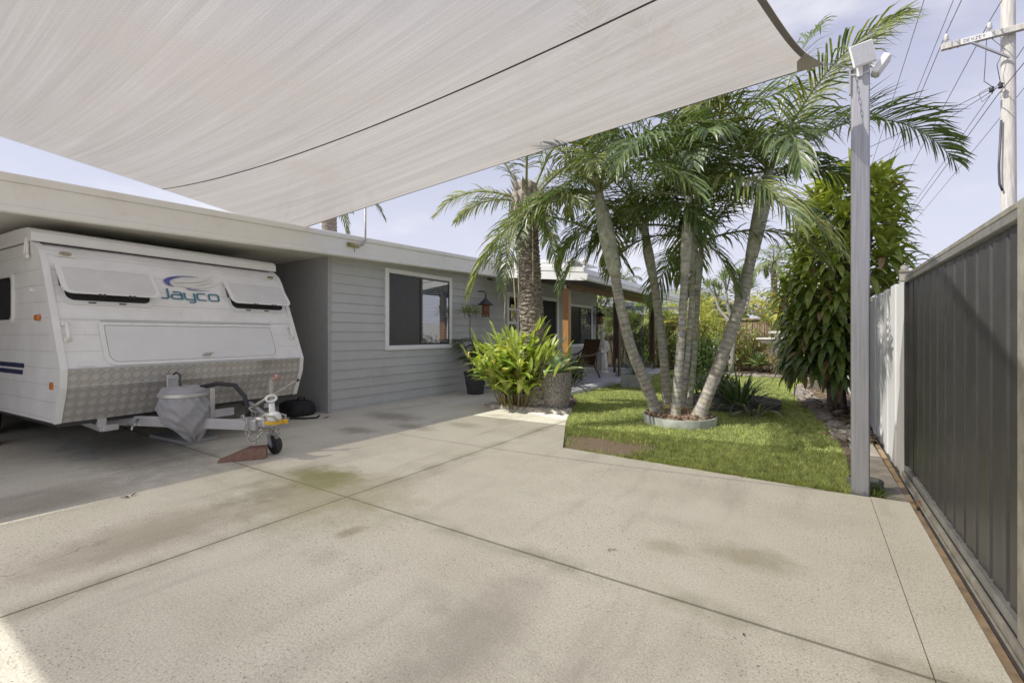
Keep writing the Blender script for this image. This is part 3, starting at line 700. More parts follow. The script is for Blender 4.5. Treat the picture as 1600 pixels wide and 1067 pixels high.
mb.tube([(PXp-.30,PYp-.2,6.75),(PXp-.42,PYp-.2,6.9),(PXp-.40,PYp-.2,7.3),(PXp-.38,PYp-.2,7.8)], .008, 5); mb.tube([(PXp-.28,PYp-.2,6.6),(PXp-.45,PYp-.2,6.45),(PXp-.50,PYp-.2,6.65),(PXp-.3,PYp-.2,6.75)], .008, 5)
mb.tube([(PXp-.16,PYp-.2,6.75),(PXp-.22,PYp-.2,7.2),(PXp-.10,PYp-.2,7.5),(PXp-.3,PYp-.2,7.8)], .008, 5); mb.build('pole_cables', wirem, pole, True)
mb = MB(); mb.box((2.79,PYp-.234,7.825),(3.28,PYp-.2305,7.95)); plate = mb.build('name_plate', white, arm)
STROKES = {'D':[[(0,0),(0,1),(.45,.95),(.6,.7),(.6,.3),(.45,.05),(0,0)]],'E':[[(.55,0),(0,0),(0,1),(.55,1)],[(0,.5),(.45,.5)]],'W':[[(0,1),(.18,0),(.35,.7),(.52,0),(.7,1)]],'Z':[[(0,1),(.55,1),(0,0),(.55,0)]],'Y':[[(0,1),(.28,.5),(.56,1)],[(.28,.5),(.28,0)]],
  'J':[[(.62,1.35),(.62,.14),(.48,0),(0,0)]], 'a':[[(.16,.93),(.72,.93),(.86,.80),(.86,0),(.14,0),(0,.12),(0,.42),(.14,.55),(.86,.55)]], 'y':[[(0,.93),(0,.16),(.14,0),(.8,0)],[(.86,.93),(.86,-.24),(.72,-.38),(.30,-.38)]], 'c':[[(.82,.93),(.14,.93),(0,.80),(0,.14),(.14,0),(.82,0)]], 'o':[[(.14,.93),(.76,.93),(.9,.8),(.9,.14),(.76,0),(.14,0),(0,.14),(0,.8),(.14,.93)]]}
def write(mb, text, place, size, lw, gap=.3, off=0):
    # place(u, v) gives the 3D point; strokes are flat mitred ribbons
    u0 = 0
    for ch in text:
        st = STROKES[ch]; wmax = max(p[0] for s in st for p in s)
        for s in st:
            closed = s[0] == s[-1]; pts = [V((u0+p[0]*size, p[1]*size)) for p in s]; n = len(pts); L_, R_ = [], []
            for i in range(n):
                a = pts[i]-pts[i-1] if i else (pts[-1]-pts[-2] if closed else pts[1]-pts[0])
                b = pts[i+1]-pts[i] if i < n-1 else (pts[1]-pts[0] if closed else pts[-1]-pts[-2])
                a = a.normalized(); b = b.normalized(); na = V((-a.y,a.x)); nb = V((-b.y,b.x)); m = (na+nb).normalized()
                k = lw/2/max(.5, m.dot(na)); L_.append(pts[i]+m*k); R_.append(pts[i]-m*k)
            vs = [place(p.x,p.y) for p in L_]+[place(p.x,p.y) for p in R_]
            mb.add(vs, [(i,i+1,n+i+1,n+i) for i in range(n-1)])
        u0 += wmax*size + gap*size
    return u0
mb = MB(); write(mb, 'DEWZEY', lambda u, v: (2.83+u, PYp-.2365, 7.855+v), .064, .010, .36); mb.build('lettering', textink, plate)
wires = [(2.55,PYp-.215,8.2,0,.45),(3.25,PYp-.215,8.2,0,.45),(4.2,PYp-.215,8.2,0,.45),(4.85,PYp-.215,8.2,0,.45),(2.3,PYp,9.6,0,.5),(3.0,PYp,9.9,0,.5),(3.35,PYp-.2,6.5,0,.4)]
for x, y, z, sk, sag in wires:
    pts = []
    for k in range(-9, 22):
        yy = y + k*2.6; s_ = -sag*4*((k % 21)/21)*(1-(k % 21)/21) if k >= 0 else -sag*.9*4*((-k)/21)*(1-(-k)/21)
        pts.append((x+sk*k, yy, z+s_))
    mb = MB(); mb.tube(pts, .009, 5)
    solid(mb, 'power_line', wirem, (x,y,z), 'thin dark power line strung along the street past the pole crossarm', 'power line', 'overhead power lines')
for (a, b) in (((3.28,PYp-.2,6.7),(-6.5,17.5,4.9)),((3.42,PYp-.2,6.72),(-4.5,24,5.6))):
    pts = []
    for k in range(15):
        t = k/14; p = V(a).lerp(V(b), t); p.z -= .3*4*t*(1-t); pts.append(p)
    mb = MB(); mb.tube(pts, .008, 5); solid(mb, 'service_line', wirem, a, 'dark service cable running from the pole fuses across to the houses behind', 'power line', 'service cables from the pole')
# ------------------------------------------------------------------ caravan (local axes: x towards the drawbar, y across, z up; origin at the left lower front corner)
van = thing('caravan', (-6.017,1.211,0), 'white pop-top caravan parked nose out in the carport', 'caravan', rz=R(4.6))
W_ = 2.55; BACK = -5.2
PROF = [(0,.455),(.135,.80),(.152,.97),(.05,1.20),(-.09,1.52),(-.225,1.82),(-.325,2.03),(-.40,2.135),(-.49,2.20),(-.60,2.245)]
mb = MB(); poly = [(x-.004,z) for x,z in PROF] + [(BACK,2.245),(BACK,.455)]
n = len(poly); vs = [(x,0,z) for x,z in poly]+[(x,W_,z) for x,z in poly]
mb.add(vs, [tuple(range(n)), tuple(reversed(range(n,2*n)))]+[(i,i+n,(i+1)%n+n,(i+1)%n) for i in range(n)])
mb.build('body', CARAVAN, van, local=True)
def offprof(d, pr):
    out = []
    for i, (x, z) in enumerate(pr):
        a = V((pr[max(i-1,0)])); b = V((pr[min(i+1,len(pr)-1)])); t = (b-a).normalized(); out.append((x+t.y*d, z-t.x*d))
    return out
def profstrip(mb, y0, y1, pr, d0, d1):
    a = offprof(d0, pr); b = offprof(d1, pr); n = len(pr)
    vs = [(x,y0,z) for x,z in a]+[(x,y1,z) for x,z in a]+[(x,y0,z) for x,z in b]+[(x,y1,z) for x,z in b]; fs = []
    for i in range(n-1): fs += [(2*n+i,2*n+i+1,3*n+i+1,3*n+i),(i,2*n+i,2*n+i+1,i+1),(n+i,n+i+1,3*n+i+1,3*n+i)]
    fs += [(0,n,3*n,2*n),(n-1,3*n-1,4*n-1,2*n-1)]; mb.add(vs, fs)
mb = MB(); profstrip(mb, .046, W_-.046, PROF[:3], 0, .007); cp = mb.build('chequer_plate', CHEQUER, van, local=True)
mb = MB(); mb.bbox((.148,.046,.965),(.164,W_-.046,.977),.002); mb.bbox((.128,.046,.795),(.148,W_-.046,.802),.002); mb.build('plate_edge', alu, cp, local=True)
for y0, y1 in ((-.008,.045),(W_-.045,W_+.008)):
    mb = MB(); profstrip(mb, y0, y1, PROF, -.03, .014); mb.build('corner_trim', vanwhite, van, local=True)
# front face mapping on the raked panel
KX = .4385; NR = V((1,0,KX)).normalized(); TR = V((-KX,0,1)).normalized()
def rk(y, z, off=0): return V((.138-KX*(z-1.0), y, z)) + NR*off
def rrect(y0, y1, z0, z1, r, off, k=5, rt=None):
    pts = []; rt = r if rt is None else rt
    for cy, cz, a0, q in ((y1-r,z0+r,-90,r),(y1-rt,z1-rt,0,rt),(y0+rt,z1-rt,90,rt),(y0+r,z0+r,180,r)):
        for i in range(k+1):
            a = R(a0+90*i/k); pts.append(rk(cy+q*math.cos(a), cz+q*math.sin(a)*1, off))
    return pts
# roof
mb = MB(); rp = [(-.50,2.245),(-.497,2.275),(-.505,2.33),(-.53,2.362),(-.58,2.382),(-.9,2.392),(BACK-.03,2.392),(BACK-.03,2.245)]
n = len(rp); mb.add([(x,-.03,z) for x,z in rp]+[(x,W_+.03,z) for x,z in rp], [tuple(range(n)), tuple(reversed(range(n,2*n)))]+[(i,i+n,(i+1)%n+n,(i+1)%n) for i in range(n)])
mb.build('pop_top_roof', vanwhite, van, local=True)
mb = MB(); mb.box((BACK,-.006,2.236),(-.56,W_+.006,2.2445)); mb.build('roof_seal', blackplastic, van, local=True)
for y, s in ((-.012,-1),(W_+.012,1)):
    mb = MB(); mb.bbox((-.66,y,2.12),(-.62,y+s*.02,2.26),.004); mb.bbox((-.69,y,2.075),(-.60,y+s*.028,2.115),.004); mb.tube([(-.63,y+s*.02,2.28),(-.64,y+s*.03,2.12)], .008, 6); mb.build('roof_clip', cream, van, local=True)
# window hatches propped open
for y0, y1 in ((.085,.875),(1.70,2.49)):
    mb = MB(); mb.ring(rrect(y0,y1,1.60,2.0,.09,.0), rrect(y0+.035,y1-.035,1.64,1.97,.07,.0), NR*.014); fr = mb.build('window_frame', vanwhite, van, local=True)
    mb = MB(); mb.prism(rrect(y0+.036,y1-.036,1.641,1.969,.068,.002), NR*.004); mb.build('dark_opening', interior, fr, local=True)
    def lidpt(p, o=0):
        # swing points of the closed lid about the hinge line at the top edge
        hz = 2.005; h = rk(0, hz, .016); d = (p.z-hz)/TR.z; a = R(15)
        t = TR*math.cos(a) - NR*math.sin(a); nn = NR*math.cos(a) + TR*math.sin(a)
        return V((h.x, p.y, h.z)) + t*d + nn*o
    lo = [lidpt(p) for p in rrect(y0-.01,y1+.02,1.65,2.005,.075,0,rt=.012)]
    mb = MB(); mb.prism(lo, (.020,0,.004)); lid = mb.build('window_hatch', vanwhite, van, local=True)
    inn = [lidpt(p) for p in rrect(y0+.03,y1-.02,1.675,1.97,.05,0,rt=.02)]
    mb = MB(); mb.prism([p+V((.0205,0,.004)) for p in inn], (.004,0,.001)); mb.build('hatch_panel', plain('hatch_panel', (.66,.65,.63), .5, var=.05), lid, local=True)
    for f in (.36,.68):
        yy = y0+f*(y1-y0); p = lidpt(rk(yy,1.64)); mb = MB(); mb.bbox((p.x-.005,yy-.03,p.z-.005),(p.x+.022,yy-.008,p.z+.018),.003); mb.bbox((p.x-.005,yy+.008,p.z-.005),(p.x+.022,yy+.03,p.z+.018),.003); mb.build('catch', blackplastic, lid, local=True)
        q = rk(yy-.05,1.622,.016); mb = MB(); mb.bbox((q.x-.012,q.y-.03,q.z-.008),(q.x+.012,q.y+.03,q.z+.006),.003); mb.build('latch', blackplastic, fr, local=True)
    for yy in (y0+.01,y1-.012):
        mb = MB(); mb.tube([rk(yy,1.84,.016), lidpt(rk(yy,1.74))], .008, 6); mb.tube([rk(yy,1.90,.016), rk(yy,1.78,.02)], .011, 6); mb.build('stay', blackplastic, fr, local=True)
# front boot hatch
def bootline(y0,y1,z0,z1,r,off): return rrect(y0,y1,z0,z1,r,off)
mb = MB(); mb.ring(rrect(.335,2.215,.985,1.425,.10,.001,rt=.02), rrect(.375,2.175,1.015,1.395,.08,.001,rt=.015), NR*.014); bh = mb.build('boot_hatch_frame', vanwhite, van, local=True)
mb = MB(); mb.prism(rrect(.382,2.168,1.022,1.388,.078,.001,rt=.014), NR*.011); mb.build('boot_hatch', plain('boot_panel_white', (.73,.73,.72), .38, var=.03), bh, local=True)
mb = MB(); mb.bbox((0,0,0),(.03,.09,.018),.005,M=Matrix.Translation(rk(1.24,1.055,.012))); mb.bbox((.01,.02,.019),(.03,.12,.032),.004,M=Matrix.Translation(rk(1.24,1.055,.012))); mb.build('hatch_latch', chrome, bh, local=True)
mb = MB(); mb.tube([rk(.36,1.432,.012), rk(2.19,1.432,.012)], .009, 8); mb.build('hinge_strip', alu, bh, local=True)
mb = MB()
for i in range(9):
    p = rk(.42+i*.21,1.41,.015); mb.lathe([(.006,0),(.004,.003)], p, 6)
mb.build('hatch_screws', galvold, bh, local=True)
# join strip across the panel, grab handles, top markers, embossed badge
mb = MB(); mb.prism([rk(.05,1.452,.003),rk(W_-.05,1.452,.003),rk(W_-.05,1.462,.003),rk(.05,1.462,.003)], NR*.006); mb.build('join_strip', vanwhite, van, local=True)
for y in (.085,W_-.085):
    mb = MB(); mb.tube([rk(y,1.40,.006),rk(y,1.395,.045),rk(y,1.26,.045),rk(y,1.25,.006)], .016, 8); mb.prism([rk(y-.03,1.385,.004),rk(y+.03,1.385,.004),rk(y+.03,1.415,.004),rk(y-.03,1.415,.004)], NR*.01); mb.prism([rk(y-.03,1.235,.004),rk(y+.03,1.235,.004),rk(y+.03,1.265,.004),rk(y-.03,1.265,.004)], NR*.01)
    mb.build('grab_handle', cream, van, True, local=True)
for y in (.185,W_-.15):
    c = V((-.375,y,2.115)); mb = MB(); nz = V((.8,0,.6)); tz = V((-.6,0,.8))
    mb.prism([c+V((0,-.085,0))-tz*.022, c+V((0,.085,0))-tz*.022, c+V((0,.06,0))+tz*.028, c+V((0,-.06,0))+tz*.028], nz*.012); mk = mb.build('marker_base', cream, van, local=True)
    mb = MB(); mb.prism([c+nz*.0125+V((0,.05*math.cos(2*math.pi*k/12),0))+tz*(.022*math.sin(2*math.pi*k/12)+.002) for k in range(12)], nz*.016); mb.build('marker_lens', plain('clear_lens', (.38,.33,.24), .2, .3, var=.4, scale=50), mk, local=True)
for y0 in (.13,2.34):
    mb = MB(); mb.prism(rrect(y0,y0+.125,.992,1.035,.01,.003), NR*.003); mb.build('embossed_badge', vanwhite, van, local=True)
# logo: name below a swoosh and a pale winged shape
mb = MB(); write(mb, 'Jayco', lambda u, v: rk(.957+u*1.42, 1.725+v, .004), .088, .0165, .26); mb.build('lettering', logoteal, van, local=True)
def arc(pts_o, pts_i, m):
    mb = MB(); n = len(pts_o); mb.add([rk(y,z,.004) for y,z in pts_o]+[rk(y,z,.004) for y,z in pts_i], [(i,i+1,n+i+1,n+i) for i in range(n-1)]); mb.build('emblem', m, van, local=True)
def curve2(pts, n=24): return [(p.x, p.y) for p in spline([V((a, b, 0)) for a, b in pts], n)]
arc(curve2([(1.10,1.872),(1.045,1.89),(1.018,1.935),(1.06,1.975),(1.15,2.003),(1.25,2.018),(1.35,2.022),(1.42,2.02)]), curve2([(1.125,1.875),(1.09,1.89),(1.078,1.922),(1.10,1.955),(1.17,1.987),(1.25,2.006),(1.35,2.014),(1.42,2.018)]), logoblue)
arc([(1.24+.30*t, 1.866-.012*math.sin(math.pi*t)-.006*t) for t in [k/12 for k in range(13)]], [(1.24+.30*t, 1.866-.012*math.sin(math.pi*t)-.006*t-.016*(1-t)**.8*min(1,t*6+.4)) for t in [k/12 for k in range(13)]], logoblue)
for (a, b, c, d, wd) in (((1.09,1.93),(1.25,1.985),(1.40,1.96),(1.60,2.055),.035),((1.11,1.905),(1.28,1.93),(1.42,1.93),(1.58,2.0),.030),((1.14,1.89),(1.3,1.90),(1.45,1.90),(1.60,1.93),.028)):
    o_, i_ = [], []
    for k in range(17):
        t = k/16; y = (1-t)**3*a[0]+3*t*(1-t)**2*b[0]+3*t*t*(1-t)*c[0]+t**3*d[0]; z = (1-t)**3*a[1]+3*t*(1-t)**2*b[1]+3*t*t*(1-t)*c[1]+t**3*d[1]; w = wd*math.sin(math.pi*min(1,t*.9+.08))
        o_.append((y,z)); i_.append((y+.01,z-w))
    arc(o_, i_, logopale)
# left side: window, lamps, vent shell, stripes
mb = MB()
def side_rr(x0,x1,z0,z1,r,y,k=4):
    pts = []
    for cx, cz, a0 in ((x1-r,z0+r,-90),(x1-r,z1-r,0),(x0+r,z1-r,90),(x0+r,z0+r,180)):
        for i in range(k+1): a = R(a0+90*i/k); pts.append(V((cx+r*math.cos(a), y, cz+r*math.sin(a))))
    return pts
mb.ring(side_rr(-2.1,-1.10,1.42,1.96,.08,0), side_rr(-2.06,-1.14,1.46,1.92,.06,0), (0,-.016,0)); sw = mb.build('side_window', vanwhite, van, local=True)
mb = MB(); mb.prism(side_rr(-2.058,-1.142,1.462,1.918,.058,0), (0,-.008,0)); mb.build('pane', plain('dark_acrylic', (.015,.015,.018), .15), sw, local=True)
mb = MB(); mb.bbox((-.43,-.03,1.44),(-.33,-.002,1.50),.01); mb.build('side_marker', amber, van, local=True)
mb = MB(); mb.bbox((-.085,-.014,.775),(-.02,-.002,.845),.005); mb.build('side_reflector', amber, van, local=True)
mb = MB(); mb.prism([(-.585+.05*math.cos(a),-.002,1.735+.045*math.sin(a)) for a in [math.pi*k/8 for k in range(9)]], (0,-.025,0)); mb.build('vent_shell', cream, van, local=True)
for z0, x1 in ((.955,-.80),(.885,-.835)):
    mb = MB(); mb.box((-3.2,-.0035,z0),(x1,-.001,z0+.05)); mb.build('stripe', stripe_m, van, local=True)
# chassis, drawbar
mb = MB(); mb.box((BACK+.1,.03,.41),(-.03,W_-.03,.452)); mb.build('underfloor', blackplastic, van, local=True)
TIP = V((1.33,1.275,.36))
def beam(mb, p, q, w, h):
    p = V(p); q = V(q); d = (q-p); L = d.length; d.normalize(); s_ = V((-d.y,d.x,0)).normalized(); u = d.cross(s_)*-1
    M = Matrix((( d.x,s_.x,u.x,p.x),(d.y,s_.y,u.y,p.y),(d.z,s_.z,u.z,p.z),(0,0,0,1)))
    mb.bbox((0,-w/2,-h/2),(L,w/2,h/2),.004,M=M)
for s in (-1,1):
    mb = MB(); beam(mb, (-.9,1.275+s*.98,.385), (1.25,1.275+s*.075,.352), .05, .105); mb.build('drawbar', drawbar_m, van, local=True)
mb = MB(); beam(mb, (.12,.95,.352), (.12,1.6,.352), .05, .09); mb.build('drawbar_crossmember', drawbar_m, van, local=True)
mb = MB(); mb.prism([(1.02,1.10,.406),(1.02,1.45,.406),(1.28,1.36,.406),(1.28,1.19,.406)], (0,0,.006)); mb.build('coupling_plate', drawbar_m, van, local=True)
# coupling, hand brake, yellow ring, chains
mb = MB(); mb.bbox((1.18,1.20,.335),(1.36,1.35,.43),.012); mb.tube([(1.30,1.275,.42),(1.38,1.275,.425),(1.46,1.275,.40)], [.055,.06,.055], 12); cpl = mb.build('coupling', drawbar_m, van, True, local=True, auto=50)
mb = MB(); mb.lathe([(.03,0),(.066,.01),(.072,.04),(.055,.085),(.03,.10)], (1.43,1.275,.395), 16); mb.tube([(1.40,1.275,.47),(1.385,1.275,.58)], [.035,.026], 10)
mb.tube([V((1.38,1.275,.632))+V((.0,math.cos(a)*.058,math.sin(a)*.032)) for a in [2*math.pi*k/20 for k in range(21)]], .012, 8, cap=False); mb.build('hitch_lock_handle', white, cpl, True, local=True)
mb = MB(); mb.lathe([(.075,0),(.088,.004),(.088,.028),(.075,.034)], (1.43,1.275,.372), 20); mb.bbox((1.47,1.33,.368),(1.53,1.37,.412),.006); mb.build('yellow_collar', yellow, cpl, True, local=True, auto=40)
mb = MB(); mb.bbox((1.06,1.255,.40),(1.14,1.295,.47),.005); mb.tube([(1.10,1.275,.45),(1.02,1.26,.50),(1.10,1.32,.56)], .016, 8); mb.tube([(1.06,1.27,.51),(1.12,1.32,.57),(1.33,1.62,.79)], [.02,.014,.014], 8); hb = mb.build('hand_brake', galvold, van, True, local=True)
mb = MB(); mb.tube([(1.325,1.613,.785),(1.34,1.635,.80)], .017, 8); mb.build('brake_grip', blackplastic, hb, True, local=True)
def chain(mb, pts, L=.05, w=.017, r=.0055):
    segs = [(V(pts[i]), V(pts[i+1])) for i in range(len(pts)-1)]; acc = 0; k = 0
    for a, b in segs:
        n = max(1, round((b-a).length/(L*.72))); d = (b-a).normalized(); sd = d.cross(V((.3,.9,.2))).normalized()
        for i in range(n):
            p = a.lerp(b, (i+.5)/n); s_ = sd if k % 2 else d.cross(sd); k += 1
            mb.tube([p+d*L/2*math.cos(t)+s_*w*math.sin(t) for t in [2*math.pi*j/10 for j in range(11)]], r, 5, cap=False)
for s, dz in ((-1,0),(1,.03)):
    mb = MB(); chain(mb, [(1.08,1.275+s*.12,.43),(1.16,1.275+s*.17,.46),(1.20,1.275+s*.16,.40),(1.20,1.275+s*.15,.30),(1.24,1.275+s*.14,.205),(1.30,1.275+s*.12,.185),(1.34,1.275+s*.11,.25),(1.37,1.275+s*.10,.32)]); mb.build('safety_chain', chrome, van, True, local=True)
mb = MB(); mb.tube([(1.36,1.21,.44),(1.42,1.17,.47),(1.50,1.22,.46),(1.51,1.275,.40)], .011, 6); mb.tube([(1.40,1.33,.47),(1.48,1.37,.45),(1.50,1.36,.38)], .011, 6); mb.build('hitch_spring', galvold, cpl, True, local=True)
# jockey wheel
mb = MB(); mb.tube([(1.17,1.42,.22),(1.17,1.42,.80)], .028, 12); mb.tube([(1.17,1.42,.10),(1.17,1.42,.30)], .021, 10); mb.bbox((1.12,1.37,.36),(1.22,1.46,.42),.005); jw = mb.build('jockey_stand', galvold, van, True, local=True, auto=40)
mb = MB(); mb.tube([(1.17,1.42,.80),(1.17,1.42,.815),(1.22,1.45,.815)], .011, 6); mb.tube([(1.22,1.45,.815),(1.22,1.45,.86)], [.03,.026], 10); mb.build('crank_knob', redm, jw, True, local=True)
mb = MB(); mb.prism([(1.145,1.375,.20),(1.195,1.375,.20),(1.24,1.375,.10),(1.23,1.375,.075),(1.18,1.375,.10)], (0,.006,0)); mb.prism([(1.145,1.46,.20),(1.195,1.46,.20),(1.24,1.46,.10),(1.23,1.46,.075),(1.18,1.46,.10)], (0,.006,0)); mb.box((1.145,1.375,.2005),(1.195,1.466,.21)); mb.build('wheel_fork', galv, jw, local=True)
Mw = Matrix.Translation((1.225,1.42,.10)) @ Matrix.Rotation(R(90),4,'X'); mb = MB(); mb.lathe([(.03,-.032),(.085,-.032),(.10,-.018),(.10,.018),(.085,.032),(.03,.032)], n=22, M=Mw); mb.build('jockey_wheel', rubber, jw, True, local=True, auto=40)
# gas bottle under a vinyl cover held by a hoop
gb = V((.50,.87,0))
def rdg(x): return 1-abs(math.sin(x))*2
PRF = [(.012,.185),(.045,.20),(.085,.235),(.125,.275),(.165,.32),(.20,.37),(.228,.43),(.240,.49),(.236,.54),(.226,.59),(.216,.64),(.213,.68),(.214,.70),(.19,.735),(.10,.755),(.015,.745)]
NR_, NA_ = 46, 110; vs = []; fs = []
for i in range(NR_+1):
    f = i/NR_*(len(PRF)-1); j = min(int(f), len(PRF)-2); t = f-j; r = PRF[j][0]*(1-t)+PRF[j+1][0]*t; z = PRF[j][1]*(1-t)+PRF[j+1][1]*t
    lo = max(0, min(1, (.66-z)/.42)); below = 1 if z < .66 else 0
    for k in range(NA_):
        an = 2*math.pi*k/NA_; fo = 0
        if below: fo = .045*lo*rdg(an*2+z*7+.3)+.035*(.35+lo)*rdg(an*3.5-z*16)+.022*rdg(an*6+z*23+math.sin(an*3)*1.2)+.012*math.sin(an*11+z*31)
        rr = r*(1+fo*1.6*(1 if r > .05 else .2)) ; dx = .10*lo*lo; dy = .05*lo*lo
        zz = z - (.03*lo*rdg(an*2.5+1) if below else -.006*math.sin(an*5))
        vs.append((gb.x+dx+rr*math.cos(an), gb.y+dy+rr*math.sin(an), zz))
for i in range(NR_):
    for k in range(NA_): fs.append((i*NA_+k, i*NA_+(k+1) % NA_, (i+1)*NA_+(k+1) % NA_, (i+1)*NA_+k))
fs.append(tuple(reversed(range(NA_)))); fs.append(tuple(NR_*NA_+k for k in range(NA_)))
mb = MB(); mb.add(vs, fs); mb.build('bottle_cover', greyfab, van, True, local=True)
mb = MB(); mb.lathe([(.222,0),(.232,0),(.232,.032),(.222,.032)], (gb.x,gb.y,.655), 40); hoop = mb.build('bottle_hoop', alu, van, True, local=True, auto=40)
mb = MB(); mb.bbox((gb.x+.17,gb.y+.17,.40),(gb.x+.185,gb.y+.215,.72),.003); mb.build('hoop_strut', alu, hoop, local=True)
mb = MB(); mb.bbox((gb.x-.30,gb.y-.03,.40),(gb.x-.285,gb.y+.075,.86),.003); mb.bbox((gb.x-.284,gb.y-.03,.82),(gb.x-.25,gb.y+.075,.83),.003); mb.build('bottle_bracket', alu, van, local=True)
mb = MB(); mb.tube([(gb.x-.29,gb.y+.03,.86),(gb.x-.27,gb.y+.05,.885),(gb.x-.16,gb.y+.04,.86),(gb.x-.06,gb.y-.01,.80),(gb.x-.02,gb.y-.02,.72)], .010, 6); mb.build('gas_hose', blackplastic, van, True, local=True)
mb = MB(); mb.tube([(gb.x+.08,gb.y+.12,.735),(gb.x+.16,gb.y+.25,.765),(gb.x+.30,gb.y+.36,.745),(gb.x+.42,gb.y+.40,.62),(gb.x+.47,gb.y+.41,.46),(gb.x+.475,gb.y+.40,.41)], .024, 10); mb.tube([(gb.x+.475,gb.y+.40,.42),(gb.x+.475,gb.y+.40,.41)], .045, 10); mb.build('wiring_conduit', rubber, van, True, local=True)
# front tap, stabiliser leg, step
mb = MB(); mb.tube([(.10,.62,.40),(.16,.58,.37),(.20,.55,.36)], .016, 8); mb.tube([(.12,.52,.37),(.24,.60,.355)], .008, 6); mb.tube([(.19,.54,.37),(.22,.52,.32)], .010, 6); mb.build('water_tap', chrome, van, True, local=True)
for s in (0,1):
    y = .36 if s == 0 else W_-.36; mb = MB(); beam(mb, (-.95,y,.40), (.02,y,.345), .05, .06); mb.bbox((-.06,y-.035,.36),(.0,y+.035,.455),.004); mb.bbox((.0,y-.005 if s == 0 else y-.125,.315),(.035,y+.125 if s == 0 else y+.005,.375),.006); mb.build('corner_steady', drawbar_m, van, local=True)
for y in (.16,W_-.16):
    mb = MB(); M_ = Matrix.Translation((-2.9,y,.33)) @ Matrix.Rotation(R(90),4,'X'); mb.lathe([(.18,-.10),(.30,-.10),(.33,-.07),(.33,.07),(.30,.10),(.18,.10)], n=28, M=M_); wl = mb.build('road_wheel', rubber, van, True, local=True, auto=40)
    mb = MB(); mb.lathe([(.02,-.105),(.17,-.105),(.179,-.09),(.179,.09),(.02,.09)], n=20, M=M_); mb.build('rim', alu, wl, True, local=True, auto=40)

# things on the ground around the caravan
wedge = MB()
a = V((-5.024,2.199,.004)); b = V((-4.775,2.55,.004)); sd = V((-.10,.115,0)); 
ca, cb = a, b; d = (cb-ca).normalized(); s2 = V((-d.y,d.x,0))*.15
vs = [ca, cb, cb+s2, ca+s2*.75, cb+V((0,0,.115)), cb+s2+V((0,0,.115)), ca+V((0,0,.014)), ca+s2*.75+V((0,0,.014)), cb+d*-.16+V((0,0,.115)), cb+s2+d*-.16+V((0,0,.115))]
wedge.add(vs, [(3,2,1,0),(0,1,4,8,6),(2,3,7,9,5),(1,2,5,4),(0,6,7,3),(4,5,9,8),(8,9,7,6)])
solid(wedge, 'wheel_chock', oldtimber, (a+b)/2, 'weathered reddish timber wedge lying in front of the jockey wheel', 'chock')
mb = MB(); P4 = [(-6.12,2.345),(-6.20,2.715),(-7.05,2.64),(-6.99,2.27)]
mb.prism([(x,y,.006) for x,y in P4], (0,0,.035)); solid(mb, 'ground_board', plain('grey_board', (.34,.34,.35), .6, var=.1), (-6.5,2.5,0), 'flat grey board lying on the concrete under the drawbar', 'board')
bag = MB()
bag.lathe([(.26,0),(.30,.04),(.31,.14),(.29,.22),(.22,.28),(.10,.30),(.02,.295)], (0,0,0), 24, fn=lambda a, z, i: (1+.05*math.sin(3*a+i)+.03*math.sin(7*a-2*i))/max(abs(math.cos(a)),abs(math.sin(a)))**.55, M=Matrix.Translation((-6.98,4.25,.002)) @ Matrix.Diagonal((.80,.72,.82,1)))
bag.tube([(-6.90,4.17,.22),(-6.87,4.19,.29),(-6.88,4.3,.29),(-6.91,4.33,.22)], .014, 6); bag.tube([(-6.7,3.95,.02),(-6.5,4.1,.015),(-6.42,4.22,.015),(-6.55,4.35,.015)], .015, 6)
solid(bag, 'black_bag', plain('black_canvas', (.013,.013,.014), .8, var=.3), (-6.98,4.25,0), 'black canvas bag on the floor between caravan and carport side wall', 'bag', smooth=True, auto=60)
mb = MB(); mb.bbox((-8.25,1.02,.0),(-7.95,1.14,.13),.006); solid(mb, 'timber_block', plain('pale_timber_block', (.38,.28,.15), .8, var=.25), (-8.1,1.1,0), 'pale timber block on the carport floor under the caravan side', 'block')
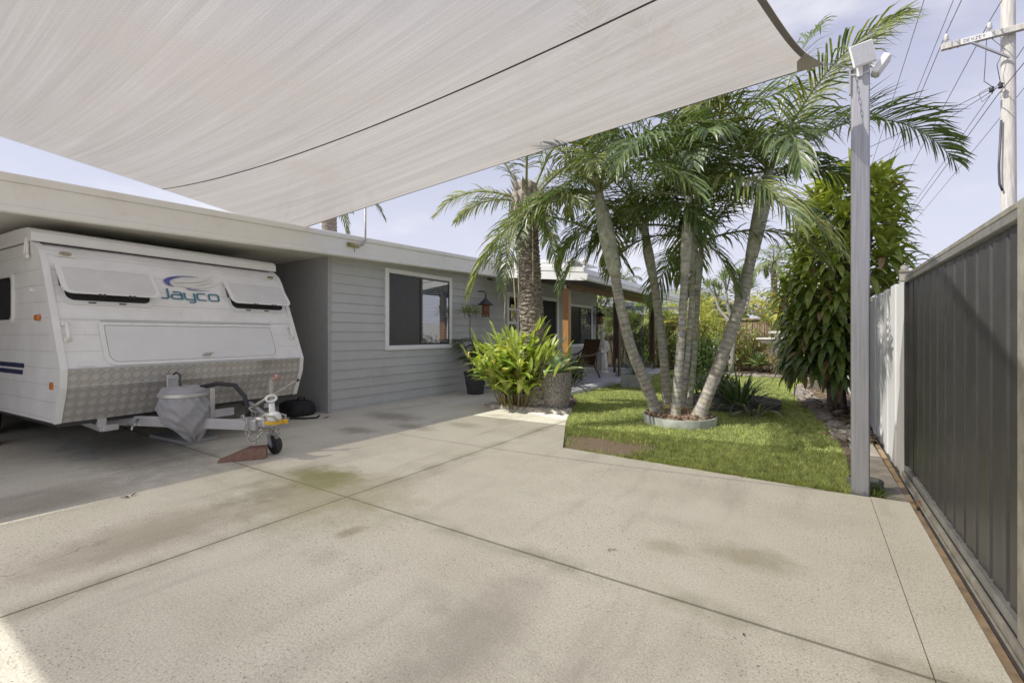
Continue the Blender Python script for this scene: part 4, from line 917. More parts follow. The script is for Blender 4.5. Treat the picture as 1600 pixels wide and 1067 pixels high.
# world points of the palm stems
PALM = {
  'T1': [(-1.95, 6.946, 0.1), (-2.122, 6.781, 0.657), (-2.268, 6.634, 1.138), (-2.388, 6.503, 1.803), (-2.428, 6.426, 2.195)],
  'S1': [(-2.428, 6.426, 2.176), (-2.487, 6.348, 2.594), (-2.568, 6.254, 3.101), (-2.586, 6.202, 3.37)],
  'T2': [(-2.023, 7.773, 0.1), (-2.068, 7.703, 0.906), (-2.12, 7.628, 1.544), (-2.199, 7.537, 2.281)],
  'S2': [(-2.199, 7.537, 2.26), (-2.269, 7.49, 2.703), (-2.313, 7.461, 3.125)],
  'T3': [(-1.664, 6.811, 0.1), (-1.625, 6.837, 0.771), (-1.579, 6.868, 1.514), (-1.548, 6.888, 2.163)],
  'S3': [(-1.548, 6.888, 2.145), (-1.525, 6.903, 2.72), (-1.502, 6.919, 3.324)],
  'T4': [(-1.678, 7.258, 0.1), (-1.598, 7.278, 0.938), (-1.543, 7.283, 1.719), (-1.513, 7.271, 2.3)],
  'S4': [(-1.513, 7.271, 2.28), (-1.489, 7.287, 2.785), (-1.456, 7.308, 3.27)],
  'T5': [(-1.631, 7.516, 0.1), (-1.558, 7.577, 0.926), (-1.535, 7.604, 1.533), (-1.511, 7.632, 2.039)],
  'S5': [(-1.511, 7.632, 2.019), (-1.486, 7.648, 2.444), (-1.461, 7.665, 2.799)],
  'T6': [(-1.393, 6.99, 0.1), (-1.204, 7.145, 0.657), (-1.014, 7.301, 1.281), (-0.861, 7.432, 1.891), (-0.754, 7.533, 2.459)],
  'S6': [(-0.754, 7.533, 2.44), (-0.644, 7.606, 3.072), (-0.565, 7.657, 3.543), (-0.534, 7.678, 3.731)],
}
SKY_TINT = (5.5,5.5,8.4); SKY_HAZE = (9.8,10.0,11.2); SKY_CLOUD = (10.6,10.6,10.9); SKY_K = .1
# ------------------------------------------------------------------ plants
def jit(c, a=.18):
    k = uni(1-a, 1+a); return (c[0]*k*uni(.92,1.08), c[1]*k, c[2]*k*uni(.85,1.15))
def lerpc(a, b, t): return tuple(a[i]+(b[i]-a[i])*t for i in range(3))
def dirv(az, el): return V((math.cos(az)*math.cos(el), math.sin(az)*math.cos(el), math.sin(el)))
UP = V((0,0,1))
def leaf(mb, base, d, L, w, droop=.5, n=4, col=(.1,.14,.03), fold=.25, tip=None, roll=0, prof=None):
    d = V(d).normalized(); sd = d.cross(UP)
    if sd.length < 1e-3: sd = V((1,0,0))
    sd.normalize()
    if roll: sd = Matrix.Rotation(roll, 3, d) @ sd
    cen = [V(base)]; sides = [sd]; ups = [sd.cross(d)]; wid = []
    st = L/n
    for i in range(n):
        d = (d + V((0,0,-1))*droop*st/L*1.6*((i+1)/n)).normalized()
        cen.append(cen[-1]+d*st); s2 = (sd - d*sd.dot(d)); s2 = s2.normalized() if s2.length > 1e-4 else sd; sides.append(s2); ups.append(s2.cross(d))
    for i in range(n+1):
        t = i/n; wid.append(w*(prof(t) if prof else (math.sin(math.pi*min(1,(t*.93+.07)))**.75)))
    wid[-1] = w*.04
    mb.strip(cen, sides, wid, col, ups, fold)
def frond(mb, base, az, el, L, bend=1.2, nl=34, ll=.55, lw=.02, droop=.9, vang=.25, col=(.05,.085,.025), tipcol=None, rcol=(.14,.16,.06), bare=.12, rw=.022, seg=3, twist=0, splay=1.0, azbend=0):
    ns = 14; d = dirv(az, el); p = V(base); P_ = [p.copy()]; D_ = [d.copy()]
    for i in range(ns):
        t = (i+1)/ns; d = (d + V((0,0,-1))*bend/ns*(.35+1.3*t)).normalized()
        if azbend: d = (Matrix.Rotation(azbend/ns, 3, 'Z') @ d).normalized()
        p = p + d*(L/ns); P_.append(p.copy()); D_.append(d.copy())
    mb.tube(P_, [rw*(1-.88*(i/ns)) for i in range(ns+1)], 5, cap=False, col=rcol)
    tw = Matrix.Rotation(0, 3, 'Z')
    for k in range(nl):
        t = bare + (1-bare)*(k+.5)/nl; f = t*ns; i = min(int(f), ns-1); q = P_[i].lerp(P_[i+1], f-i); tg = D_[i].lerp(D_[i+1], f-i).normalized()
        sd = tg.cross(UP)
        if sd.length < .05: sd = V((math.sin(az), -math.cos(az), 0))
        sd.normalize(); sd = Matrix.Rotation(twist*t, 3, tg) @ sd; up = sd.cross(tg).normalized()
        ang = R(62)*(1-t)*splay + R(24)*t*splay; prof = min(1, .45+1.6*t)*(1 if t < .65 else 1-.62*(t-.65)/.35)
        for s in (-1, 1):
            if rnd() < .04: continue
            drp = droop*uni(.6,1.7); ang_ = ang*uni(.85,1.15)
            dd = tg*math.cos(ang_) + sd*s*math.sin(ang_) + up*(vang+uni(-.2,.2))
            c = jit(lerpc(col, tipcol, uni(0,1)**2) if tipcol else col, .22)
            l2 = ll*prof*uni(.88,1.08); cen = [q]; n = seg; dc = dd.normalized(); sv = []; uv = []
            w2 = tg - dc*tg.dot(dc); w2.normalize(); sv.append(w2); uv.append(up)
            for j in range(n):
                dc = (dc + V((0,0,-1))*drp*(.25+.9*(j+1)/n)/n).normalized(); cen.append(cen[-1]+dc*(l2/n)); w3 = (w2 - dc*w2.dot(dc)).normalized(); sv.append(w3); uv.append(up)
            wd = [lw*(.55 if j == 0 else 1-.25*(j/n)**2) for j in range(n+1)]; wd[-1] = lw*.08
            mb.strip(cen, sv, wd, c, uv, .35)
def ringed_trunk(mb, pts, r0, r1, spacing=.075, base=(.44,.41,.355), scar=(.25,.22,.185), top=None, n=14):
    L = sum((V(pts[i+1])-V(pts[i])).length for i in range(len(pts)-1)); m = max(4, int(L/spacing)); cs = spline(pts, m*4)
    vs = []; cols = []; ref = V((1,0,0))
    for i, p in enumerate(cs):
        t = i/(len(cs)-1); tg = (cs[min(i+1,len(cs)-1)]-cs[max(i-1,0)]).normalized(); a = (ref-tg*ref.dot(tg)).normalized(); b = tg.cross(a); ph = i % 4
        flare = 1 + .35*max(0, 1-t*9)**2; r = (r0+(r1-r0)*t)*flare*(1.055 if ph == 0 else .985 if ph == 1 else 1.0 if ph == 2 else 1.02)
        wob = uni(-.004,.004); c = lerpc(base, top, t**1.5) if top else base; c = jit(scar if ph == 0 else c, .12)
        for k in range(n):
            an = 2*math.pi*k/n; vs.append(p+(a*math.cos(an)+b*math.sin(an))*(r+uni(-.0015,.0015))+tg*(wob+.006*math.sin(an+i*.7) if ph == 0 else 0)); cols.append(c)
    fs = [(i*n+k, i*n+(k+1) % n, (i+1)*n+(k+1) % n, (i+1)*n+k) for i in range(len(cs)-1) for k in range(n)]
    b0 = len(mb.v); mb.add(vs, fs); mb.c[b0:] = cols
    return cs
# camera-based construction aid: real positions were surveyed from the photograph once and are stored as world points
def palm(name, pts, r0, r1, shaft, rs, fr, label, group='palms growing out of the ring bed', trunkcol=(.44,.41,.355), shaftcol=(.40,.43,.32), ftype=None, cat='palm tree'):
    root = thing(name, pts[0], label, cat, group)
    mb = MB(); ringed_trunk(mb, pts, r0, r1, base=trunkcol, top=(.30,.31,.22)); mb.build('trunk', PALMTRUNK, root, True)
    sp = spline(shaft, 12); mb = MB(); n = 14
    rr = [rs[0]+(rs[1]-rs[0])*math.sin(math.pi*min(1,(i/12)*1.1)) if i/12 < .45 else rs[1]+(rs[2]-rs[1])*((i/12-.45)/.55) for i in range(13)]
    b0 = len(mb.v); mb.tube(sp, rr, n, col=shaftcol); mb.build('crownshaft', PALMTRUNK, root, True)
    top = sp[-1]
    for f in fr:
        mb = MB(); frond(mb, top + V((0,0,-.02)), **f); mb.build('frond', PALMLEAF, root)
    return root
GR = (.042,.075,.024); GL = (.10,.14,.035); GY = (.22,.22,.05); SILV = (.13,.17,.11)
def crown(n, L, el0=75, el1=-5, az0=0, **k):
    out = []
    for i in range(n):
        t = (i+.5)/n; a_ = (az0+i*2.399) % (2*math.pi)
        if .15 < a_ < 1.6 and t > .2: continue          # fence-side fronds left out so sun reaches the dracaena
        out.append(dict(az=az0+i*2.399+uni(-.2,.2), el=R(el0+(el1-el0)*t+uni(-6,6)), L=L*uni(.88,1.1), bend=uni(.9,1.5)+t*.5, col=lerpc(GR, GL, uni(0,.7)), tipcol=GY if rnd() < .35 else GL, **k))
    return out
RT = R(33.5)          # azimuth of the photograph's right-hand side
GRP = None
kw = dict(ll=.66, lw=.0135, nl=52, droop=1.25)
palm('feather_palm', PALM['T1'], .084, .068, PALM['S1'], (.08,.118,.055), crown(14, 2.3, 80, -8, .4, **kw) + [dict(az=RT+math.pi+.25, el=R(10), L=1.5, bend=1.8, nl=38, ll=.42, lw=.016, col=GR), dict(az=RT-1.8, el=R(38), L=1.4, bend=1.8, nl=36, ll=.5, lw=.018, col=GL, tipcol=GY)], 'clumped palm leaning left out of the ring bed with thick pale ringed trunk')
palm('feather_palm', PALM['T2'], .072, .066, PALM['S2'], (.068,.085,.045), crown(11, 2.0, 80, -8, 1.2, **kw), 'grey clumped palm second from the left, standing behind its left-leaning neighbour', trunkcol=(.42,.41,.35))
palm('feather_palm', PALM['T3'], .062, .054, PALM['S3'], (.056,.078,.045), crown(14, 2.4, 85, 2, 2.0, **kw) + [dict(az=RT-1.9, el=R(42), L=1.6, bend=1.9, nl=40, ll=.5, lw=.018, col=SILV, tipcol=GR)], 'upright clumped palm in front of the ring bed with white blotched trunk', trunkcol=(.56,.54,.49), shaftcol=(.50,.50,.42))
palm('feather_palm', PALM['T4'], .042, .038, PALM['S4'], (.04,.058,.035), crown(11, 2.1, 80, -2, 3.1, **kw), 'slim upright clumped palm close behind the front one, dark ringed', trunkcol=(.48,.46,.41))
palm('feather_palm', PALM['T5'], .043, .038, PALM['S5'], (.04,.05,.032), crown(8, 1.8, 75, 0, 4.4, **kw), 'thinnest greenish palm stem at the rear of the ring bed', trunkcol=(.42,.44,.31))
f6 = crown(8, 2.4, 82, 20, .9, **kw) + [
    dict(az=RT+.2, el=R(57), L=3.4, bend=.55, nl=76, ll=1.05, lw=.017, droop=.75, col=(.22,.25,.17), tipcol=(.34,.37,.25), rcol=(.30,.30,.07)),
    dict(az=RT+.10, el=R(43), L=3.45, bend=1.65, nl=84, ll=.80, lw=.015, droop=.8, col=GR, tipcol=GL, vang=.45),
    dict(az=RT-.2, el=R(12), L=1.3, bend=1.2, nl=42, ll=.5, lw=.019, col=GR, tipcol=GL),
    dict(az=RT+math.pi-.5, el=R(5), L=1.5, bend=1.6, nl=40, ll=.5, lw=.018, col=GR),
    dict(az=RT+math.pi+.4, el=R(35), L=1.8, bend=1.4, nl=42, ll=.55, lw=.019, col=GL, tipcol=GY)]
palm('feather_palm', PALM['T6'], .093, .075, PALM['S6'], (.085,.112,.055), f6, 'thick clumped palm leaning right out of the ring bed with long arching fronds')
# ring bed holding the clump
rb = thing('ring_edging', (-1.68,7.10,0), 'low round cement ring holding mulch around the palm clump', 'garden edging')
mb = MB(); mb.lathe([(.52,-.05),(.525,.085),(.52,.10),(.50,.10),(.49,.085),(.485,-.05)], (-1.68,7.10,0), 48, cap=False, fn=lambda a, z, i: 1+.012*math.sin(3*a)); mb.build('cement_ring', cement_ring, rb, True, auto=40)
mb = MB(); mb.lathe([(.50,.07),(.40,.12),(.25,.155),(.08,.17),(.001,.17)], (-1.68,7.10,0), 40, fn=lambda a, z, i: 1+uni(-.04,.04))
for k in range(190):
    a = uni(0,6.28); r = .48*math.sqrt(rnd()); mb.blob((-1.68+r*math.cos(a),7.10+r*math.sin(a),.12+.05*(1-r/.5)), uni(.012,.038), flat=.7)
mb.build('bark_mulch', plain('bark_mulch', (.23,.15,.095), .95, var=.5, scale=20, bmp=.5), rb)
mb = MB()
for k in range(70):
    a = uni(0,6.28); r = .44*math.sqrt(rnd()); leaf(mb, (-1.68+r*math.cos(a),7.10+r*math.sin(a),.12), dirv(uni(0,6.28),uni(.4,1.3)), uni(.1,.28), .008, .6, 3, jit(random.choice([(.30,.22,.10),(.22,.13,.06),(.20,.20,.05)])))
mb.build('dry_shoots', LEAF, rb)

# ------------------------------------------------------------------ date palm by the patio
dp = thing('date_palm', (-4.05,6.95,0), 'date palm with thick rough brown trunk behind the flowering ginger clump', 'palm tree')
base = V((-4.05,6.95,-.02)); top = V((-4.20,6.80,3.25)); mb = MB(); rows = 92; n = 40; vs = []; fs = []
for i in range(rows+1):
    t = i/rows; p = base.lerp(top, t); z = p.z; r = .205 - .02*t + (.05*max(0,1-t*6))
    for k in range(n):
        an = 2*math.pi*k/n; ridge = (.022 if i % 2 == 0 else -.010)*(1 if rnd() < .85 else .2); vs.append((p.x+(r+ridge+uni(-.009,.011))*math.cos(an), p.y+(r+ridge+uni(-.009,.011))*math.sin(an), z+uni(-.012,.012)+.008*math.sin(an*5+i)))
for i in range(rows):
    for k in range(n): fs.append((i*n+k, i*n+(k+1) % n, (i+1)*n+(k+1) % n, (i+1)*n+k))
mb.add(vs, fs)
for k in range(420):     # stubs of old leaf bases in spiral rows
    t = (k+.5)/420; p = base.lerp(top, t); an = k*2.399; r = .205-.02*t; c = p+V((math.cos(an),math.sin(an),0))*r; o = V((math.cos(an),math.sin(an),.5)).normalized(); sd = V((-math.sin(an),math.cos(an),0)); w = uni(.035,.06)
    mb.add([c-sd*w-V((0,0,.02)), c+sd*w-V((0,0,.02)), c+sd*w*.7+o*uni(.022,.04), c-sd*w*.7+o*uni(.022,.04), c+V((0,0,.035))-sd*w*.6, c+V((0,0,.035))+sd*w*.6], [(0,1,2,3),(3,2,5,4),(1,5,2),(0,3,4)])
mb.build('trunk', drytrunk, dp)
mb = MB(); mb.lathe([(.19,-.15),(.25,.0),(.27,.2),(.25,.45),(.16,.7),(.02,.8)], top, 24, fn=lambda a, z, i: 1+.1*math.sin(a*7+i*1.3)+uni(-.05,.05))
for k in range(60):
    a = k*2.399; t = rnd(); c = top+V((math.cos(a)*.24,math.sin(a)*.24,-.1+t*.6)); leaf(mb, c-V((math.cos(a)*.06,math.sin(a)*.06,0)), dirv(a,uni(.7,1.2)), uni(.22,.4), .05, .1, 3, (1,1,1), prof=lambda q: 1-.6*q)
mb.build('leaf_bases', fibre, dp)
for i in range(16):
    t = (i+.5)/16; az = i*2.399+.5; el = R(72-92*t); mb = MB()
    if t > .2 and math.cos(az-R(205)) > .1: continue     # near-side fronds left out so sun reaches the lawn and patio
    frond(mb, top+V((math.cos(az)*.12,math.sin(az)*.12,.55-.5*t)), az, el, uni(1.9,2.4), bend=uni(1.0,1.5), nl=60, ll=.44, lw=.0115, droop=1.1, vang=.3, col=lerpc((.05,.085,.035),(.11,.14,.06),rnd()), tipcol=(.20,.22,.11), rcol=(.20,.20,.09), rw=.028, bare=.18); mb.build('frond', PALMLEAF, dp)
for az, el, L, bd, c in ((RT+math.pi+.05,R(28),1.75,1.5,(.20,.22,.11)),(RT+math.pi-.4,R(22),1.5,1.2,(.16,.19,.09)),(RT-.1,R(30),1.5,1.7,(.06,.09,.04)),(RT-1.2,R(10),1.3,2.6,(.08,.13,.03))):
    mb = MB(); frond(mb, top+V((0,0,.35)), az, el, L, bend=bd, nl=58, ll=.42, lw=.0125, droop=1.0, vang=.2, col=c, tipcol=(.26,.28,.15), rcol=(.24,.24,.10), rw=.026); mb.build('frond', PALMLEAF, dp)
for dx, dy, ln, sw in ((-.30,-.05,2.0,-.05),(-.02,-.30,1.75,.05),(.04,-.27,1.55,.02),(-.13,-.26,1.3,.08),(.22,-.18,1.35,.0)):
    mb = MB(); s0 = top+V((dx*.5,dy*.5,.25)); mb.tube(spline([s0, s0+V((dx*.5,dy*.5,.05)), s0+V((dx*.7,dy*.7,-.4)), s0+V((dx*.75+sw*.3,dy*.75,-ln*.7)), s0+V((dx*.75+sw,dy*.75,-ln))], 14), .0075, 6); mb.build('hanging_stalk', plain('pale_stalk', (.50,.46,.25), .6), dp, True)

# ------------------------------------------------------------------ ginger clump, stone bed edging
gc = thing('ginger_clump', (-4.35,7.0,0), 'bright green variegated ginger clump with flower spikes at the foot of the date palm', 'plant')
mbl = MB(); mbc = MB()
for k in range(96):
    a = uni(0,6.28); r = .46*math.sqrt(rnd()); b = V((-4.36+r*math.cos(a)*.80, 6.80+r*math.sin(a)*.55, -.01)); lean = uni(.3,1.05)*(.35+r*1.2); la = a+uni(-.6,.6); H_ = uni(.75,1.42)*(1 if r < .3 else .85)
    pts = [b]; d = dirv(la, R(88)-lean*.5)
    for i in range(7):
        d = (d+V((math.cos(la),math.sin(la),-.25))*lean*.09).normalized(); pts.append(pts[-1]+d*H_/7)
    mbc.tube(pts, [.011-.001*i for i in range(8)], 5, col=jit(random.choice([(.16,.20,.05),(.20,.17,.06),(.24,.15,.06)]), .2)); sp = spline(pts, 20); s0 = rnd()*6.28
    for j in range(9):
        q = sp[int(8+12*j/9)]; az = s0+(math.pi if j % 2 else 0)+uni(-.45,.45)
        if (q.x > -4.0 and q.y < 7.15) or q.x < -5.08 or (q.z < .42 and q.x < -4.78): continue
        c = random.choices([(.24,.31,.04),(.40,.43,.11),(.13,.20,.03),(.36,.24,.07)], [5,3,3,.5])[0]
        leaf(mbl, q, dirv(az, uni(.35,1.05)), uni(.30,.50), uni(.042,.062), uni(.5,1.1), 5, jit(c), .3)
    leaf(mbl, sp[-1], dirv(la, 1.1), uni(.26,.36), .034, .4, 5, jit((.30,.37,.07)), .3)
    if k % 6 == 0:
        q = sp[-1]
        mbf = MB()
        for j in range(9): leaf(mbf, q+V((0,0,.02*j*.6)), dirv(uni(0,6.28), uni(.2,1.2)), .05, .011, .3, 2, jit(random.choice([(.75,.55,.30),(.75,.66,.5),(.65,.30,.15)])))
        mbf.build('flower_spike', LEAF, gc)
mbc.build('canes', PALMTRUNK, gc); mbl.build('leaves', LEAF, gc)
mb = MB()
for k in range(260):
    t = rnd(); p = V((-4.83,6.62,0)).lerp(V((-3.40,6.66,0)), t); p += V((uni(-.05,.05), uni(-.08,.42)*rnd(), .0)); mb.blob((p.x,p.y,.015), uni(.025,.065), 1, .35, flat=.8)
for k in range(60): mb.blob((-4.95+uni(-.12,.1),6.7+rnd()*1.6,.01), uni(.02,.05), 1, .35, flat=.75)
tag(mb.build('river_stones', rockm), kind='stuff')

# ------------------------------------------------------------------ stone-clad pot with agave
def agave(mb, c, n, L, w, col, el0=85, el1=10, droop=.25, edge=None, fold=.45):
    for i in range(n):
        t = (i+.5)/n; az = i*2.399+uni(-.1,.1); el = R(el0+(el1-el0)*t**1.1)
        leaf(mb, V(c)+V((math.cos(az),math.sin(az),0))*.03, dirv(az, el), L*uni(.88,1.1)*(.8+.25*t), w, droop*(.3+t), 6, jit(col, .15), fold, prof=lambda q: (.62+.55*q if q < .5 else .9*(1-(q-.5)*2)**.6+.02))
sp_ = thing('stone_pot', (-3.72,7.02,0), 'grey stacked-stone pot with a pale agave at the corner of the rock bed', 'potted plant')
mb = MB(); pr = [(.185,0),(.20,.03),(.235,.2),(.25,.38),(.25,.52),(.246,.60),(.25,.62),(.252,.66),(.225,.66),(.215,.60)]
mb.lathe([(r*.955,z) for r, z in pr], (-3.72,7.02,0), 40); 
z = .015
while z < .63:
    f = z/.66; r = .19+.065*min(1,f*1.6); n = 30; o = rnd()
    h = uni(.014,.024)
    for k in range(n):
        a = 2*math.pi*(k+o)/n; w = 2*math.pi/n*uni(.35,.62); rr = r+uni(-.006,.014); M_ = Matrix.Translation((-3.72,7.02,z)) @ Matrix.Rotation(a,4,'Z')
        mb.box((rr-.03,-r*w/1.3,0),(rr+.006,r*w/1.3,h*uni(.8,1.1)), M=M_)
    z += h*.93
mb.build('pot', slatepot, sp_)
mb = MB(); mb.lathe([(.215,.60),(.001,.61)], (-3.72,7.02,0), 24); mb.build('potting_soil', mulch, sp_)
mb = MB(); agave(mb, (-3.72,7.02,.62), 25, .50, .095, (.36,.44,.31), 84, 12, .35); mb.build('agave_leaves', LEAF, sp_, True)
# strappy plant spilling behind the pot
st = thing('strappy_plant', (-3.78,7.45,0), 'dark strappy plant drooping behind the stone pot by the patio step', 'plant')
mb = MB()
for k in range(60): leaf(mb, (-3.70+uni(-.08,.1),7.42+uni(-.1,.1),.25+uni(0,.3)), dirv(uni(-1.4,1.2),uni(.5,1.3)), uni(.4,.65), .018, uni(1.1,2.0), 6, jit((.08,.12,.03), .3))
mb.tube([(-3.75,7.45,0),(-3.72,7.43,.4)], [.05,.04], 8, col=(.15,.12,.08)); mb.build('leaves', LEAF, st)
# black pot with rhapis and a spindly stem at the house wall
bp = thing('black_pot', (-6.20,7.92,0), 'tapered dark grey pot with fan-leaved canes and one tall spindly stem by the house wall', 'potted plant')
mb = MB(); mb.lathe([(.17,0),(.18,.01),(.25,.44),(.262,.45),(.262,.49),(.235,.49),(.225,.42)], (-6.20,7.92,.0), 32); mb.build('pot', plasticpot, bp, True, auto=40)
mb = MB(); mb.lathe([(.226,.42),(.001,.43)], (-6.20,7.92,0), 20); mb.build('potting_soil', mulch, bp)
def fan(mb, q, az, el, L, n, w, col, spread=2.6, droop=.6):
    for i in range(n):
        a = az+(i/(n-1)-.5)*spread; leaf(mb, q, dirv(a, el+uni(-.15,.15)-abs(i/(n-1)-.5)*.5), L*uni(.85,1.1), w, droop, 4, jit(col), .3)
mb = MB(); mbs = MB()
for k in range(16):
    b = V((-6.20+uni(-.13,.13),7.92+uni(-.13,.13),.42)); az = uni(0,6.28); h = uni(.25,.75); tp = b+V((math.cos(az)*.16,math.sin(az)*.16,h)); mbs.tube([b,(b+tp)/2+V((0,0,.05)),tp], .008, 5)
    for j in range(3): q = b.lerp(tp, .5+.25*j); a2 = uni(0,6.28); q2 = q+dirv(a2,.6)*.12; mbs.tube([q,q2], .004, 4); fan(mb, q2, a2, .3, uni(.26,.38), 9, .021, (.07,.115,.03))
mbs.tube(spline([(-6.22,7.92,.42),(-6.20,7.90,.9),(-6.30,7.86,1.3),(-6.33,7.90,1.72)], 14), .012, 7)
for k in range(5):
    a = k*1.3; q = V((-6.33,7.90,1.72))+dirv(a,.5)*.16; mbs.tube([(-6.33,7.90,1.70),q], .005, 4); agave(mb, q, 15, .24, .014, (.13,.17,.05), 80, -20, .5)
mbs.build('stems', barkstem, bp); mb.build('fan_leaves', LEAF, bp)

# ------------------------------------------------------------------ dracaena by the fence
dr = thing('dracaena', (.36,9.9,0), 'tall bushy dracaena with drooping strap leaves beside the pale fence', 'shrub')
mbt = MB(); mbl = MB()
heads = []
for k in range(92):
    t = k/91; z = .62+3.35*t; a = k*2.399; rad = .81*(.42+.50*math.sin(math.pi*min(1,(t*.75+.18))))*uni(.75,1.1)
    c = V((.40+.28*(t-.35)+rad*math.cos(a)*1.0, 9.85+rad*math.sin(a)*.95, z))
    if z < 2.0 and c.x > .45: c.x = .45-rnd()*.3
    heads.append((c, a, t))
for i in range(7):
    a = i*.9; b = V((.36+.10*math.cos(a),9.9+.12*math.sin(a),-.02)); e = V((.40+.45*math.cos(a)-.05,9.85+.5*math.sin(a),1.8+.28*i)); e.x = min(e.x,.55)
    mbt.tube(spline([b,b.lerp(e,.35)+V((-.06*math.cos(a),0,.15)),b.lerp(e,.7),e], 14), [.05-.0018*j for j in range(15)], 8)
for c, a, t in heads:
    if c.z < 3.8: mbt.tube([V((.40,9.85,max(.8,c.z-.7))), V((.40,9.85,c.z-.45)).lerp(c,.5), c], [.022,.018,.013], 5)
    out = V((math.cos(a),math.sin(a),.55+1.0*t)).normalized(); n = 20
    for j in range(n):
        u = (j+.5)/n; az = j*2.399; tilt = R(8+100*u); s1 = out.orthogonal().normalized(); s2 = out.cross(s1)
        d = out*math.cos(tilt)+(s1*math.cos(az)+s2*math.sin(az))*math.sin(tilt)
        L = uni(.36,.54)*(1.25-.35*t); e = c+d*L*.8
        if e.z < 1.9 and e.x > .66: continue
        old = rnd() < (.16 if t < .3 and u > .6 else .03)
        col = (.20,.13,.07) if old else lerpc((.075,.115,.028),(.26,.31,.055), min(1,max(0,t*1.15-.12+uni(-.2,.25))))  # leaf colour lightens upwards, painting the crown as sunlit
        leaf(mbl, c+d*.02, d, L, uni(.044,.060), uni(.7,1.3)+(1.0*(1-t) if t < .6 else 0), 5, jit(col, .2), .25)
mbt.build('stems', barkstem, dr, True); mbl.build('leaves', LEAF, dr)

# ------------------------------------------------------------------ other plants
def shrub(name, c, r, n, label, col, ll=.10, lw=.03, cat='shrub', col2=None, flat=1.0, group=None, stems=8, upw=.3):
    root = thing(name, (c[0],c[1],0), label, cat, group); mb = MB(); ms = MB(); cl = []
    for k in range(max(8,int(n/26))):
        a = uni(0,6.28); z = uni(-1,1); q = (rnd()**.4)*uni(.75,1.08); s_ = math.sqrt(1-z*z); cl.append((V((c[0]+r[0]*q*s_*math.cos(a), c[1]+r[1]*q*s_*math.sin(a), max(.06,c[2]+r[2]*q*z))), uni(.7,1.25), a))
    for k in range(n):
        q, sh, a = random.choice(cl); p = q+V((random.gauss(0,.22)*r[0],random.gauss(0,.22)*r[1],random.gauss(0,.20)*r[2])); p.z = max(.03,p.z)
        cc = lerpc(col, col2, rnd()) if col2 else col; cc = tuple(x*sh for x in cc)
        leaf(mb, p, dirv(a+uni(-1.3,1.3), uni(-.3,1.1)+upw), ll*uni(.7,1.3), lw*uni(.8,1.2), uni(.2,.8), 3, jit(cc,.25), .2)
    for k in range(stems):
        a = uni(0,6.28); ms.tube([(c[0]+uni(-.06,.06),c[1]+uni(-.06,.06),-.03),(c[0]+r[0]*.3*math.cos(a),c[1]+r[1]*.3*math.sin(a),c[2]*.7),(c[0]+r[0]*.7*math.cos(a),c[1]+r[1]*.7*math.sin(a),c[2]+r[2]*.5)], [.02,.014,.006], 5)
    ms.build('stems', barkstem, root); mb.build('leaves', LEAF, root); return root
def straps(name, c, n, L, w, col, label, cat='plant', el=(.35,1.45), droop=(.8,1.8), z=0, col2=None):
    root = thing(name, (c[0],c[1],0), label, cat); mb = MB()
    for k in range(n):
        a = uni(0,6.28); cc = lerpc(col, col2, rnd()) if col2 else col; leaf(mb, (c[0]+.07*math.cos(a),c[1]+.07*math.sin(a),z), dirv(a,uni(*el)), L*uni(.7,1.15), w, uni(*droop), 6, jit(cc,.25), .3)
    mb.cur = (.07,.06,.04); mb.lathe([(.10,-.03),(.09,z+.02),(.02,z+.1)], (c[0],c[1],0), 10); mb.build('leaves', LEAF, root); return root
def rosette(name, c, n, L, w, col, label, stalk=.15):
    root = thing(name, (c[0],c[1],0), label, 'agave', 'agaves in the far bed'); mb = MB(); agave(mb, (c[0],c[1],stalk), n, L, w, col, 86, 0, .35); mb.build('leaves', LEAF, root, True)
    mb = MB(); mb.tube([(c[0],c[1],-.03),(c[0],c[1],stalk+.05)], [.07,.05], 9); mb.build('stalk', barkstem, root, True); return root
straps('flax_clump', (-1.05,8.75,0), 120, .72, .020, (.035,.06,.025), 'dark green strappy clump drooping over the lawn behind the palm ring', col2=(.07,.10,.04))
straps('flax_clump', (-.75,8.3,0), 26, .6, .016, (.14,.15,.07), 'thin pale grassy tuft beside the dark strappy clump', el=(.2,.9))
shrub('low_shrub', (-2.15,11.6,.55), (.6,.5,.65), 1500, 'dense dark green shrub behind the rear palm stems', (.03,.055,.02), .12, .022, col2=(.06,.09,.03))
shrub('low_shrub', (-1.55,9.5,.25), (.5,.35,.28), 600, 'low dark shrub on the mulch bed behind the right-leaning palm', (.035,.06,.025), .12, .02, col2=(.08,.11,.05))
mb = MB(); mb.lathe([(.85,-.04),(.86,.12),(.80,.13),(.79,-.04)], (-1.35,9.25,0), 36, cap=False, fn=lambda a, z, i: 1+.05*math.sin(2*a+1)); solid(mb, 'bed_edging', plain('dark_edging', (.10,.09,.08), .9, var=.3), (-1.35,9.25,0), 'dark curved edging around the flax bed behind the palm ring', 'garden edging')
mb = MB(); mb.lathe([(.80,.08),(.4,.12),(.001,.13)], (-1.35,9.25,0), 30); solid(mb, 'mulch_mound', mulch, (-1.35,9.25,0), 'dark mulch heaped inside the curved bed behind the palm ring', 'mulch')
mb = MB(); pots = thing('planter_box', (-3.75,11.4,0), 'pale square planter with a blue-green spiky plant at the patio edge', 'potted plant'); mb.bbox((-4.05,11.1,-.03),(-3.45,11.7,.30),.01); mb.build('box', plain('pale_planter', (.40,.40,.37), .8, var=.15), pots)
mb = MB(); agave(mb, (-3.75,11.4,.3), 60, .62, .022, (.13,.19,.17), 86, 2, .35, fold=.3); mb.build('spiky_leaves', LEAF, pots)
rosette('agave', (-1.55,18.2,0), 30, .58, .095, (.17,.23,.10), 'large pale agave rosette in the far bed left of the stone fountain', .22)
